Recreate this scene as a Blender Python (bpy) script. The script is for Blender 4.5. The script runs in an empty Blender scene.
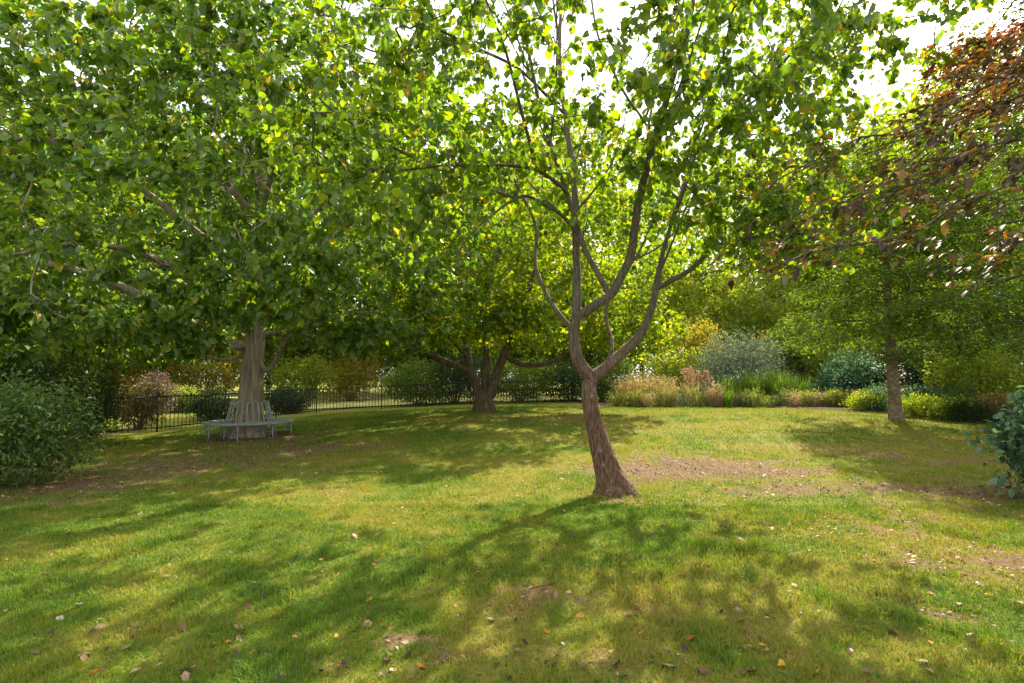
import bpy, math, random
import numpy as np
from mathutils import Vector, Matrix

random.seed(7)
R = math.radians
scene = bpy.context.scene
COL = scene.collection

# ------------------------------------------------------------------ camera
FPX = 540.0
CAMZ = 1.6
TILT = math.atan(38.5 / FPX)
cam_d = bpy.data.cameras.new("camera")
cam = bpy.data.objects.new("camera", cam_d)
COL.objects.link(cam)
cam.location = (0, 0, CAMZ)
cam.rotation_euler = (math.pi / 2 + TILT, 0, 0)
cam_d.sensor_width = 36
cam_d.lens = 36 * FPX / 1024
cam_d.clip_start = 0.05
cam_d.clip_end = 3000
scene.camera = cam

# ------------------------------------------------------------------ sky, sun, exposure
SUN_AZ, SUN_EL = 28.0, 39.0
SKY_STRENGTH = 0.15
SUN_STRENGTH = 5.0
EXPOSURE = 1.4
world = bpy.data.worlds.new("World")
scene.world = world
world.use_nodes = True
wn, wl = world.node_tree.nodes, world.node_tree.links
wn.clear()
wo = wn.new("ShaderNodeOutputWorld")
bg = wn.new("ShaderNodeBackground")
sky = wn.new("ShaderNodeTexSky")
sky.sky_type = 'NISHITA'
sky.sun_disc = False
sky.sun_elevation = R(SUN_EL)
sky.sun_rotation = R(SUN_AZ)
sky.air_density = 1.0
sky.dust_density = 4.0
sky.ozone_density = 1.0
tc = wn.new("ShaderNodeTexCoord")
cn = wn.new("ShaderNodeTexNoise")
cn.inputs['Scale'].default_value = 2.2
cn.inputs['Detail'].default_value = 6
cn.inputs['Roughness'].default_value = 0.55
cr = wn.new("ShaderNodeValToRGB")
cr.color_ramp.elements[0].position = 0.30
cr.color_ramp.elements[1].position = 0.52
cm = wn.new("ShaderNodeMix")
cm.data_type = 'RGBA'
cm.inputs[7].default_value = (4.9, 5.0, 5.1, 1)       # thin bright cloud
wl.new(tc.outputs['Generated'], cn.inputs['Vector'])
wl.new(cn.outputs['Fac'], cr.inputs['Fac'])
wl.new(cr.outputs['Color'], cm.inputs[0])
wl.new(sky.outputs['Color'], cm.inputs[6])
wl.new(cm.outputs[2], bg.inputs['Color'])
bg.inputs['Strength'].default_value = SKY_STRENGTH
wl.new(bg.outputs[0], wo.inputs[0])

sun_d = bpy.data.lights.new("sun", 'SUN')
sun = bpy.data.objects.new("sun", sun_d)
COL.objects.link(sun)
sun_d.energy = SUN_STRENGTH
sun_d.angle = R(0.53)
sun_d.color = (1.0, 0.91, 0.70)
SUNV = Vector((math.sin(R(SUN_AZ)) * math.cos(R(SUN_EL)), math.cos(R(SUN_AZ)) * math.cos(R(SUN_EL)), math.sin(R(SUN_EL))))
sun.rotation_euler = (-SUNV).to_track_quat('-Z', 'Y').to_euler()
sun.location = (0, 0, 40)

scene.view_settings.view_transform = 'Standard'
scene.view_settings.look = 'None'
scene.view_settings.exposure = EXPOSURE
scene.view_settings.gamma = 1
scene.view_settings.use_curve_mapping = False
scene.cycles.max_bounces = 7
scene.cycles.diffuse_bounces = 4
scene.cycles.glossy_bounces = 2
scene.cycles.transmission_bounces = 5
scene.cycles.transparent_max_bounces = 4
scene.cycles.caustics_reflective = False
scene.cycles.caustics_refractive = False
scene.cycles.sample_clamp_indirect = 6
scene.cycles.use_denoising = True
scene.cycles.denoiser = 'OPENIMAGEDENOISE'

# ------------------------------------------------------------------ helpers: noise, projection, ground
def _hash(ix, iy, iz, seed):
    h = (ix.astype(np.int64) * 374761393 + iy.astype(np.int64) * 668265263 + iz.astype(np.int64) * 2147483647 + seed * 1274126177) & 0xFFFFFFFF
    h = ((h ^ (h >> 13)) * 1274126177) & 0xFFFFFFFF
    h = h ^ (h >> 16)
    return (h & 0xFFFFFF) / float(0xFFFFFF)

def vnoise(x, y, z=None, seed=0):
    x = np.asarray(x, float); y = np.asarray(y, float)
    z = np.zeros_like(x) if z is None else np.asarray(z, float)
    ix, iy, iz = np.floor(x), np.floor(y), np.floor(z)
    fx, fy, fz = x - ix, y - iy, z - iz
    fx, fy, fz = [f * f * (3 - 2 * f) for f in (fx, fy, fz)]
    out = 0
    for dx in (0, 1):
        for dy in (0, 1):
            for dz in (0, 1):
                w = (fx if dx else 1 - fx) * (fy if dy else 1 - fy) * (fz if dz else 1 - fz)
                out = out + w * _hash(ix + dx, iy + dy, iz + dz, seed)
    return out

def fbm(x, y, z=None, seed=0, oct=4):
    s, a, t, f = 0, 1.0, 0, 1.0
    for i in range(oct):
        s = s + a * vnoise(np.asarray(x) * f, np.asarray(y) * f, None if z is None else np.asarray(z) * f, seed + i * 17)
        t += a; a *= 0.5; f *= 2.03
    return s / t

def sstep(a, b, v):
    t = np.clip((np.asarray(v, float) - a) / (b - a), 0, 1)
    return t * t * (3 - 2 * t)

def zg(x, y):
    x = np.asarray(x, float); y = np.asarray(y, float)
    z = 0.45 * sstep(8, 22, y) * sstep(-13, 0, x)
    z = z + 0.05 * (vnoise(x * 0.35, y * 0.35, seed=3) - 0.5) * sstep(0, 3, y)
    return z

def _h1(ix, iy, seed):
    h = (ix * 374761393 + iy * 668265263 + seed * 1274126177) & 0xFFFFFFFF
    h = ((h ^ (h >> 13)) * 1274126177) & 0xFFFFFFFF
    return ((h ^ (h >> 16)) & 0xFFFFFF) / float(0xFFFFFF)

def zgf(x, y):
    ss = lambda a, b, v: (lambda t: t * t * (3 - 2 * t))(min(1, max(0, (v - a) / (b - a))))
    u, v = x * .35, y * .35
    ix, iy = math.floor(u), math.floor(v); fx, fy = u - ix, v - iy
    fx, fy = fx * fx * (3 - 2 * fx), fy * fy * (3 - 2 * fy)
    n = sum(_h1(ix + a, iy + b, 3) * (fx if a else 1 - fx) * (fy if b else 1 - fy) for a in (0, 1) for b in (0, 1))
    return 0.45 * ss(8, 22, y) * ss(-13, 0, x) + 0.05 * (n - 0.5) * ss(0, 3, y)

CT, ST = math.cos(TILT), math.sin(TILT)
def P(px, py, Y):
    xc, yc = (px - 512) / FPX, (341.5 - py) / FPX
    s = Y / (CT - yc * ST)
    return (s * xc, Y, CAMZ + s * (ST + yc * CT))

def G(px, py):
    """ground point seen at a photo pixel"""
    xc, yc = (px - 512) / FPX, (341.5 - py) / FPX
    lo, hi = 1.0, 80.0
    for _ in range(40):
        Y = 0.5 * (lo + hi)
        p = P(px, py, Y)
        if p[2] > zgf(p[0], p[1]): lo = Y
        else: hi = Y
    return P(px, py, lo)

# ------------------------------------------------------------------ helpers: meshes and tagging
def mesh_np(name, verts, faces, attrs=None, smooth=False):
    """verts (N,3); faces (M,k) int array with one k, or a list of such arrays"""
    me = bpy.data.meshes.new(name)
    verts = np.asarray(verts, np.float32)
    if not isinstance(faces, list): faces = [faces]
    faces = [np.asarray(f, np.int32) for f in faces if len(f)]
    nl = sum(f.size for f in faces); nf = sum(len(f) for f in faces)
    me.vertices.add(len(verts)); me.vertices.foreach_set("co", verts.ravel())
    me.loops.add(nl); me.polygons.add(nf)
    me.loops.foreach_set("vertex_index", np.concatenate([f.ravel() for f in faces]))
    sizes = np.concatenate([np.full(len(f), f.shape[1], np.int32) for f in faces])
    starts = np.concatenate([[0], np.cumsum(sizes)[:-1]]).astype(np.int32)
    me.polygons.foreach_set("loop_start", starts)
    if smooth:
        me.polygons.foreach_set("use_smooth", np.ones(nf, bool))
    for k, v in (attrs or {}).items():
        a = me.attributes.new(k, 'FLOAT', 'POINT')
        a.data.foreach_set("value", np.asarray(v, np.float32))
    me.update(calc_edges=True)
    return me

def obj(name, me, mat, parent=None, loc=None):
    o = bpy.data.objects.new(name, me)
    COL.objects.link(o)
    if mat is not None and len(me.materials) == 0: me.materials.append(mat)
    if parent is not None: o.parent = parent
    if loc is not None: o.location = loc
    return o

def tag(o, label=None, cat=None, group=None, kind=None):
    if label: o['label'] = label
    if cat: o['category'] = cat
    if group: o['group'] = group
    if kind: o['kind'] = kind
    return o

def thing(name, label, cat, loc=(0, 0, 0), rz=0.0, group=None):
    o = bpy.data.objects.new(name, None)
    COL.objects.link(o)
    o.location = loc; o.rotation_euler = (0, 0, rz); o.empty_display_size = 0.3
    return tag(o, label, cat, group)

def dup(root, loc, rz, scale, label, cat=None, group=None):
    r = root.copy(); COL.objects.link(r)
    r.location = loc; r.rotation_euler = (0, 0, rz)
    r.scale = scale if isinstance(scale, tuple) else (scale,) * 3
    r['label'] = label
    if cat: r['category'] = cat
    if group: r['group'] = group
    for ch in root.children:
        c = ch.copy(); COL.objects.link(c); c.parent = r
    return r

def unit(v):
    return v / np.maximum(np.linalg.norm(v, axis=-1, keepdims=True), 1e-9)

class Geo:
    """collects pieces of one mesh"""
    def __init__(s): s.v = []; s.f = {}; s.n = 0
    def add(s, v, *fs):
        v = np.asarray(v, float)
        for f in fs:
            f = np.asarray(f, int)
            if len(f): s.f.setdefault(f.shape[1], []).append(f + s.n)
        s.v.append(v); s.n += len(v)
    def mesh(s, name, smooth=False):
        return mesh_np(name, np.concatenate(s.v), [np.concatenate(a) for a in s.f.values()], smooth=smooth)
    def box(s, c, size, rz=0, M=None):
        hx, hy, hz = [q / 2 for q in size]
        v = np.array([[x, y, z] for x in (-hx, hx) for y in (-hy, hy) for z in (-hz, hz)])
        if M is not None: v = v @ np.array(M.to_3x3()).T
        if rz:
            c_, s_ = math.cos(rz), math.sin(rz)
            v = v @ np.array([[c_, s_, 0], [-s_, c_, 0], [0, 0, 1]])
        s.add(v + np.array(c), [[0, 1, 3, 2], [4, 6, 7, 5], [0, 4, 5, 1], [2, 3, 7, 6], [0, 2, 6, 4], [1, 5, 7, 3]])
    def tube(s, pts, r, k=6, bump=None):
        pts = np.asarray(pts, float); n = len(pts)
        r = np.full(n, r, float) if np.isscalar(r) else np.asarray(r, float)
        t = np.gradient(pts, axis=0); t = unit(t)
        ref = np.array([1.0, 0, 0]) if abs(t[0][0]) < 0.8 else np.array([0, 1.0, 0])
        U = np.zeros_like(pts); u = ref
        for i in range(n):
            u = u - t[i] * np.dot(u, t[i]); u = u / max(np.linalg.norm(u), 1e-9); U[i] = u
        V = np.cross(t, U)
        a = np.arange(k) * 2 * math.pi / k
        ca, sa = np.cos(a)[None, :, None], np.sin(a)[None, :, None]
        rr = r[:, None] * np.ones((1, k))
        if bump is not None: rr = rr * bump(pts, a, r)
        ring = pts[:, None, :] + rr[:, :, None] * (U[:, None, :] * ca + V[:, None, :] * sa)
        v = ring.reshape(-1, 3)
        i = np.arange(n - 1)[:, None] * k; j = np.arange(k)[None, :]; j2 = (j + 1) % k
        f = np.stack([i + j, i + j2, i + k + j2, i + k + j], -1).reshape(-1, 4)
        v = np.concatenate([v, pts[-1:] + t[-1:] * r[-1] * 0.5])
        top = (n - 1) * k
        tf = np.stack([top + np.arange(k), top + (np.arange(k) + 1) % k, np.full(k, n * k)], -1)
        s.add(v, f, tf)

# ------------------------------------------------------------------ helpers: materials
def newmat(name):
    m = bpy.data.materials.new(name); m.use_nodes = True
    n, l = m.node_tree.nodes, m.node_tree.links
    n.clear()
    out = n.new("ShaderNodeOutputMaterial")
    return m, n, l, out

def ramp(n, stops):
    r = n.new("ShaderNodeValToRGB")
    e = r.color_ramp.elements
    while len(e) < len(stops): e.new(0.5)
    for q, (p, c) in zip(e, stops):
        q.position = p; q.color = (*c, 1)
    return r

def leafmat(name, stops, trans=0.5, tcol=(1.45, 1.3, 0.45), gloss=0.06, rough=0.42, k=(1, 1, 1)):
    stops = [(p_, tuple(min(.8, a_ * b_) for a_, b_ in zip(c_, k))) for p_, c_ in stops]
    m, n, l, out = newmat(name)
    at = n.new("ShaderNodeAttribute"); at.attribute_name = "rnd"
    rp = ramp(n, stops)
    l.new(at.outputs['Fac'], rp.inputs['Fac'])
    mul = n.new("ShaderNodeMix"); mul.data_type = 'RGBA'; mul.blend_type = 'MULTIPLY'; mul.inputs[0].default_value = 1
    mul.clamp_result = False
    l.new(rp.outputs['Color'], mul.inputs[6]); mul.inputs[7].default_value = (*tcol, 1)
    d = n.new("ShaderNodeBsdfDiffuse"); t = n.new("ShaderNodeBsdfTranslucent")
    l.new(rp.outputs['Color'], d.inputs['Color']); l.new(mul.outputs[2], t.inputs['Color'])
    mx = n.new("ShaderNodeMixShader"); mx.inputs[0].default_value = trans
    l.new(d.outputs[0], mx.inputs[1]); l.new(t.outputs[0], mx.inputs[2])
    g = n.new("ShaderNodeBsdfGlossy"); g.inputs['Roughness'].default_value = rough
    fr = n.new("ShaderNodeLayerWeight"); fr.inputs['Blend'].default_value = 0.25
    sc_ = n.new("ShaderNodeMath"); sc_.operation = 'MULTIPLY_ADD'
    l.new(fr.outputs['Fresnel'], sc_.inputs[0]); sc_.inputs[1].default_value = gloss * 2.0; sc_.inputs[2].default_value = gloss * 0.5
    m2 = n.new("ShaderNodeMixShader")
    l.new(sc_.outputs[0], m2.inputs[0]); l.new(mx.outputs[0], m2.inputs[1]); l.new(g.outputs[0], m2.inputs[2])
    l.new(m2.outputs[0], out.inputs[0])
    return m

def barkmat(name, c1, c2, c3, lichen=None, lich_amt=0.5, scale=(14, 14, 3), bump=0.6, upper=None):
    m, n, l, out = newmat(name)
    tcn = n.new("ShaderNodeTexCoord"); mp = n.new("ShaderNodeMapping")
    mp.inputs['Scale'].default_value = scale
    l.new(tcn.outputs['Object'], mp.inputs['Vector'])
    nz = n.new("ShaderNodeTexNoise"); nz.inputs['Scale'].default_value = 1.0; nz.inputs['Detail'].default_value = 8; nz.inputs['Roughness'].default_value = 0.65
    l.new(mp.outputs[0], nz.inputs['Vector'])
    rp = ramp(n, [(0.32, c1), (0.5, c2), (0.68, c3)])
    l.new(nz.outputs['Fac'], rp.inputs['Fac'])
    col = rp.outputs['Color']
    if lichen:
        n2 = n.new("ShaderNodeTexNoise"); n2.inputs['Scale'].default_value = 9; n2.inputs['Detail'].default_value = 6; n2.inputs['Roughness'].default_value = 0.7
        l.new(tcn.outputs['Object'], n2.inputs['Vector'])
        r2 = ramp(n, [(lich_amt, (0, 0, 0)), (lich_amt + 0.1, (1, 1, 1))])
        l.new(n2.outputs['Fac'], r2.inputs['Fac'])
        mx = n.new("ShaderNodeMix"); mx.data_type = 'RGBA'
        l.new(r2.outputs['Color'], mx.inputs[0]); l.new(col, mx.inputs[6]); mx.inputs[7].default_value = (*lichen, 1)
        col = mx.outputs[2]
    if upper:                                                     # the young wood is greyer than the old trunk
        sx = n.new("ShaderNodeSeparateXYZ"); l.new(tcn.outputs['Object'], sx.inputs[0])
        n4 = n.new("ShaderNodeTexNoise"); n4.inputs['Scale'].default_value = 3.0; l.new(tcn.outputs['Object'], n4.inputs['Vector'])
        ad = n.new("ShaderNodeMath"); ad.operation = 'MULTIPLY_ADD'; l.new(n4.outputs['Fac'], ad.inputs[0]); ad.inputs[1].default_value = 2.0; l.new(sx.outputs['Z'], ad.inputs[2])
        mr = n.new("ShaderNodeMapRange"); l.new(ad.outputs[0], mr.inputs[0]); mr.inputs[1].default_value = 2.2; mr.inputs[2].default_value = 3.8
        r4 = ramp(n, [(0.35, tuple(q * .35 for q in upper)), (0.66, upper)]); l.new(nz.outputs['Fac'], r4.inputs['Fac'])
        m4 = n.new("ShaderNodeMix"); m4.data_type = 'RGBA'; l.new(mr.outputs[0], m4.inputs[0]); l.new(col, m4.inputs[6]); l.new(r4.outputs[0], m4.inputs[7])
        col = m4.outputs[2]
    b = n.new("ShaderNodeBsdfPrincipled"); b.inputs['Roughness'].default_value = 0.85
    b.inputs['Specular IOR Level'].default_value = 0.25
    l.new(col, b.inputs['Base Color'])
    bp = n.new("ShaderNodeBump"); bp.inputs['Strength'].default_value = bump; bp.inputs['Distance'].default_value = 0.03
    l.new(nz.outputs['Fac'], bp.inputs['Height']); l.new(bp.outputs[0], b.inputs['Normal'])
    l.new(b.outputs[0], out.inputs[0])
    return m

def plainmat(name, c, rough=0.6, metal=0.0, var=0.25, scale=8):
    m, n, l, out = newmat(name)
    tcn = n.new("ShaderNodeTexCoord")
    nz = n.new("ShaderNodeTexNoise"); nz.inputs['Scale'].default_value = scale; nz.inputs['Detail'].default_value = 5
    l.new(tcn.outputs['Object'], nz.inputs['Vector'])
    rp = ramp(n, [(0.3, tuple(q * (1 - var) for q in c)), (0.7, tuple(min(1, q * (1 + var)) for q in c))])
    l.new(nz.outputs['Fac'], rp.inputs['Fac'])
    b = n.new("ShaderNodeBsdfPrincipled"); b.inputs['Roughness'].default_value = rough; b.inputs['Metallic'].default_value = metal
    b.inputs['Specular IOR Level'].default_value = 0.05 if rough > .9 else 0.4
    l.new(rp.outputs['Color'], b.inputs['Base Color']); l.new(b.outputs[0], out.inputs[0])
    return m

# ------------------------------------------------------------------ leaves
LEAF8 = (np.array([[0, 0, 0], [.22, .36, .07], [.62, .40, .06], [1.0, 0, -.16], [.62, -.40, .06], [.22, -.36, .07], [.3, 0, -.01], [.68, 0, -.05]]),
         np.array([[0, 6, 1], [1, 6, 2], [2, 6, 7], [2, 7, 3], [0, 5, 6], [5, 4, 6], [4, 7, 6], [4, 3, 7]]))
LEAF4 = (np.array([[0, 0, 0], [.38, .40, .10], [1.0, 0, -.08], [.38, -.40, .10], [.42, 0, -.02]]),
         np.array([[0, 4, 1], [1, 4, 2], [0, 3, 4], [3, 2, 4]]))
LEAF2 = (np.array([[0, 0, 0], [.42, .42, .10], [1.0, 0, -.05], [.42, -.42, .10]]), np.array([[0, 2, 1], [0, 3, 2]]))

def leaves(name, pos, axis, nrm, length, tmpl, wid, rng, rnd=None):
    pos = np.asarray(pos, float); N = len(pos)
    a = unit(np.asarray(axis, float))
    nn = np.asarray(nrm, float); nn = unit(nn - a * (a * nn).sum(1, keepdims=True))
    b = np.cross(nn, a)
    T, F = tmpl; k = len(T)
    L = np.asarray(length, float)[:, None, None]
    v = pos[:, None, :] + L * (T[None, :, 0:1] * a[:, None, :] + wid * T[None, :, 1:2] * b[:, None, :] + T[None, :, 2:3] * nn[:, None, :])
    f = (F[None, :, :] + (np.arange(N) * k)[:, None, None]).reshape(-1, 3)
    if rnd is None: rnd = rng.random(N)
    return mesh_np(name, v.reshape(-1, 3), f, {"rnd": np.repeat(rnd, k)})

# ------------------------------------------------------------------ tree growth
def catmull(pts, step):
    pts = np.asarray(pts, float)
    if len(pts) == 2:
        n = max(2, int(np.linalg.norm(pts[1] - pts[0]) / step) + 1)
        return pts[0] + (pts[1] - pts[0]) * np.linspace(0, 1, n)[:, None]
    p = np.concatenate([[2 * pts[0] - pts[1]], pts, [2 * pts[-1] - pts[-2]]])
    out = []
    for i in range(1, len(p) - 2):
        n = max(1, int(round(np.linalg.norm(p[i + 1] - p[i]) / step)))
        for t in np.arange(n) / n:
            out.append(0.5 * (2 * p[i] + (p[i + 1] - p[i - 1]) * t + (2 * p[i - 1] - 5 * p[i] + 4 * p[i + 1] - p[i + 2]) * t * t
                              + (-p[i - 1] + 3 * p[i] - 3 * p[i + 1] + p[i + 2]) * t ** 3))
    out.append(pts[-1])
    return np.array(out)

class Skel:
    def __init__(s, cap=60000):
        s.pos = np.zeros((cap, 3)); s.dir = np.zeros((cap, 3)); s.par = np.full(cap, -1); s.flo = np.zeros(cap)
        s.ok = np.zeros(cap, bool); s.limb = np.zeros(cap, bool); s.n = 0
    def push(s, p, par, d, flo=0.0, ok=True, limb=False):
        i = s.n; s.pos[i] = p; s.par[i] = par; s.dir[i] = d; s.flo[i] = flo; s.ok[i] = ok; s.limb[i] = limb; s.n += 1
        return i
    def limb_add(s, pts, r0, r1, step=0.15, zok=1.5):
        c = catmull(pts, step)
        par = -1
        if s.n:
            par = int(np.argmin(np.linalg.norm(s.pos[:s.n] - c[0], axis=1)))
            c = c[1:] if np.linalg.norm(s.pos[par] - c[0]) < step else c
        m = len(c)
        for i, p in enumerate(c):
            prev = s.pos[par] if par >= 0 else p - np.array([0, 0, 1.0])
            d = p - prev; d = d / max(np.linalg.norm(d), 1e-9)
            par = s.push(p, par, d, r0 + (r1 - r0) * i / max(1, m - 1), ok=(p[2] > zok), limb=True)
    def grow(s, targets, rng, step=0.25, jit=0.05, straight=0.4, maxd=1e9, sag=0.0):
        targets = np.asarray(targets)
        d0 = np.array([np.min(np.linalg.norm(s.pos[:s.n][s.ok[:s.n]] - t, axis=1)) for t in targets])
        for t in targets[np.argsort(d0)]:
            idx = np.nonzero(s.ok[:s.n])[0]
            dv = t - s.pos[idx]; dist = np.linalg.norm(dv, axis=1)
            cosn = (dv * s.dir[idx]).sum(1) / np.maximum(dist, 1e-9)
            j = int(np.argmin(dist * (1.5 - 0.5 * cosn)))
            if dist[j] > maxd: continue
            par = int(idx[j]); p0 = s.pos[par].copy(); D = dist[j]
            c = p0 + (s.dir[par] * straight + unit(dv[j]) * (1 - straight)) * D * 0.5 + rng.normal(0, 0.06, 3) * D
            n = max(2, int(D / step))
            prev = p0
            for q in range(1, n + 1):
                u = q / n
                p = (1 - u) ** 2 * p0 + 2 * u * (1 - u) * c + u * u * t
                p = p + rng.normal(0, jit * step, 3) * (q < n) - np.array([0, 0, sag * u * u * D])
                d = p - prev; d = d / max(np.linalg.norm(d), 1e-9)
                par = s.push(p, par, d); prev = p
    def radii(s, tip=0.004, e=2.3):
        n = s.n; acc = np.zeros(n); r = np.zeros(n)
        for i in range(n - 1, -1, -1):
            r[i] = max(tip, acc[i] ** (1 / e) if acc[i] > 0 else tip, s.flo[i])
            if s.par[i] >= 0: acc[s.par[i]] += (r[i] if not s.flo[i] or r[i] > s.flo[i] else 0.6 * r[i]) ** e
        s.r = r
        return r
    def cap_limbs(s, cap=1.15):
        """hand-measured limbs keep about their measured thickness"""
        m = s.limb[:s.n]
        s.r[m] = np.minimum(s.r[m], s.flo[:s.n][m] * cap + 0.004)
        for i in range(s.n):
            if s.par[i] >= 0: s.r[i] = min(s.r[i], s.r[s.par[i]] * 0.98)
    def chains(s):
        n = s.n; main = np.full(n, -1); kids = [[] for _ in range(n)]
        for i in range(1, n):
            if s.par[i] >= 0: kids[s.par[i]].append(i)
        starts = [0]
        for i in range(n):
            if kids[i]:
                k = sorted(kids[i], key=lambda q: -s.r[q] - (0.5 * s.r[q] if s.limb[q] else 0)); main[i] = k[0]
                starts += k[1:]
        out = []
        for st in starts:
            ch = [] if s.par[st] < 0 else [s.par[st]]
            i = st
            while i >= 0: ch.append(i); i = main[i]
            out.append(ch)
        return out
    def wood(s, name, origin, bump=None, big=16, min_r=0.0):
        g = Geo()
        for ch in s.chains():
            ch = np.array(ch); r = s.r[ch].copy()
            if len(ch) > 1 and s.par[ch[1]] == ch[0] and ch[0] != 0: r[0] = r[1]
            if r.max() < min_r: continue
            if len(ch) < 2: continue
            rm = r.max()
            k = big if rm > 0.10 else 9 if rm > 0.04 else 5 if rm > 0.012 else 3
            g.tube(s.pos[ch] - origin, r, k, bump if rm > 0.05 else None)
        return g.mesh(name, smooth=True)
    def twig_nodes(s, rmax=0.012):
        return np.nonzero((s.r < rmax) & ~s.limb[:s.n])[0]

def bark_bump(amt=0.10, fz=1.2, fa=2.5, flare=0.0, fl_h=0.3, base=(0, 0, 0), seed=0, lobes=5, ridges=0.0):
    def f(pts, a, r):
        A, Pz = np.meshgrid(a, np.arange(len(pts)))
        q = pts[Pz]
        rr = r[Pz]
        x = np.cos(A) * fa; y = np.sin(A) * fa
        nz = fbm(x + 20, y + 20, (q[..., 2] + q[..., 0] * 0.7) * fz + 20, seed, 3) - 0.5
        out = 1 + amt * 2 * nz
        if ridges:
            rn = fbm(np.cos(A) * 5.5 + 9, np.sin(A) * 5.5 + 9, (q[..., 2]) * 2.6 + 9, seed + 5, 3)
            out = out * (1 - ridges * np.exp(-((rn - .5) / .07) ** 2))
            kn = fbm(np.cos(A) * 1.4 + 3, np.sin(A) * 1.4 + 3, q[..., 2] * 3.5 + 3, seed + 9, 2)
            out = out * (1 + ridges * 1.3 * sstep(.62, .8, kn))
        if flare:
            h = np.maximum(q[..., 2] - base[2], 0)
            w = np.exp(-h / fl_h) * (np.hypot(q[..., 0] - base[0], q[..., 1] - base[1]) < 1.0)
            out = out * (1 + flare * w * (1 + 0.5 * np.cos(A * lobes + seed)))
        return out
    return f

def ell_points(rng, c, rad, n, shell=0.0, clump=0.0, cs=1.0, seed=0, zmin=None):
    """points in an ellipsoid, kept out of its inner share and gathered in clumps"""
    out = []
    c = np.array(c, float); rad = np.array(rad, float)
    tot = 0
    while tot < n:
        u = unit(rng.normal(size=(n * 3, 3))); rr = (shell ** 3 + (1 - shell ** 3) * rng.random((n * 3, 1))) ** (1 / 3)
        p = c + u * rr * rad
        if clump > 0:
            p = p[fbm(p[:, 0] / cs + 50, p[:, 1] / cs + 50, p[:, 2] / cs + 50, seed, 2) > clump]
        if zmin is not None: p = p[p[:, 2] > zmin]
        out.append(p); tot += len(p)
    return np.concatenate(out)[:n]

def leaf_cloud(s, rng, per, size, rmax=0.012, droop=0.3, up=1.0, spread=0.5, jit=0.06, lo=0.7, hi=1.3, origin=(0, 0, 0), keep=1.0, flat=False):
    """leaves along the thin twigs of a skeleton: positions, axes, normals, lengths"""
    idx = s.twig_nodes(rmax)
    if keep < 1: idx = idx[rng.random(len(idx)) < keep]
    N = len(idx) * per
    i = np.repeat(idx, per)
    back = rng.random((N, 1))
    pp = s.pos[np.maximum(s.par[i], 0)]
    p = s.pos[i] * back + pp * (1 - back) + rng.normal(0, jit, (N, 3))
    d = s.dir[i]
    side = rng.normal(size=(N, 3))
    if flat: side[:, 2] *= 0.15
    ax = unit(d * 0.5 + side * spread) + np.array([0, 0, -droop])
    nr = rng.normal(0, 0.45, (N, 3)) + np.array([0, 0, up])
    L = size * rng.uniform(lo, hi, N)
    return p - np.array(origin), ax, nr, L

# ------------------------------------------------------------------ ground
_SPOTS = []
def bare_mask(x, y):
    """worn, brown leaf-strewn earth"""
    b = np.zeros_like(x)
    spots = _SPOTS
    if not spots: spots += [(*G(705, 470)[:2], 2.4, 1.3, 1.15), (*G(785, 490)[:2], 1.5, .8, .75), (*G(650, 455)[:2], 1.3, .9, .7), (*G(405, 640)[:2], .22, .13, 1.0),
             (*G(958, 620)[:2], .26, .14, .9), (*G(470, 655)[:2], .35, .18, .6), (*G(545, 600)[:2], .4, .25, .5), (*G(880, 560)[:2], .7, .3, .6),
             (*G(930, 455)[:2], 3.4, 2.8, .58), (*G(985, 490)[:2], 2.6, 2.6, .62), (*G(900, 530)[:2], 2.2, 1.2, .35), (*G(620, 498)[:2], .36, .30, .6),
             (*G(130, 465)[:2], 4.2, 2.2, .8), (*G(300, 450)[:2], 3.0, 2.0, .7), (*G(250, 440)[:2], 2.4, 1.8, .9), (*G(520, 420)[:2], 4.0, 2.5, .55),
             (*G(40, 490)[:2], 1.6, 1.6, 1.0), (*G(840, 650)[:2], .6, .35, .55), (*G(1000, 560)[:2], 1.2, .7, .6), (*G(560, 655)[:2], .5, .25, .5)]
    for cx, cy, rx, ry, w in spots:
        d = ((x - cx) / rx) ** 2 + ((y - cy) / ry) ** 2
        b = np.maximum(b, w * np.exp(-d))
    nz = fbm(x * 1.9, y * 1.9, seed=11, oct=5)
    fine = fbm(x * 7.5 + 3, y * 7.5, seed=15, oct=3)
    return np.clip(sstep(0.22, 0.84, b * 0.85 + (nz - 0.5) * 1.0 + (fine - .5) * .8), 0, 1)

def dry_mask(x, y):
    n1 = fbm(x * 0.75 + 9, y * 0.75 + 4, seed=21, oct=4)
    n2 = fbm(x * 3.1, y * 3.1, seed=33, oct=3)
    r = sstep(-3.5, 3.5, x)                                     # the lawn's left is lusher
    return np.clip(sstep(0.34, 0.70, n1 * 0.62 + n2 * 0.38 + 0.10 * r - 0.03), 0, 1)

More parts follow.
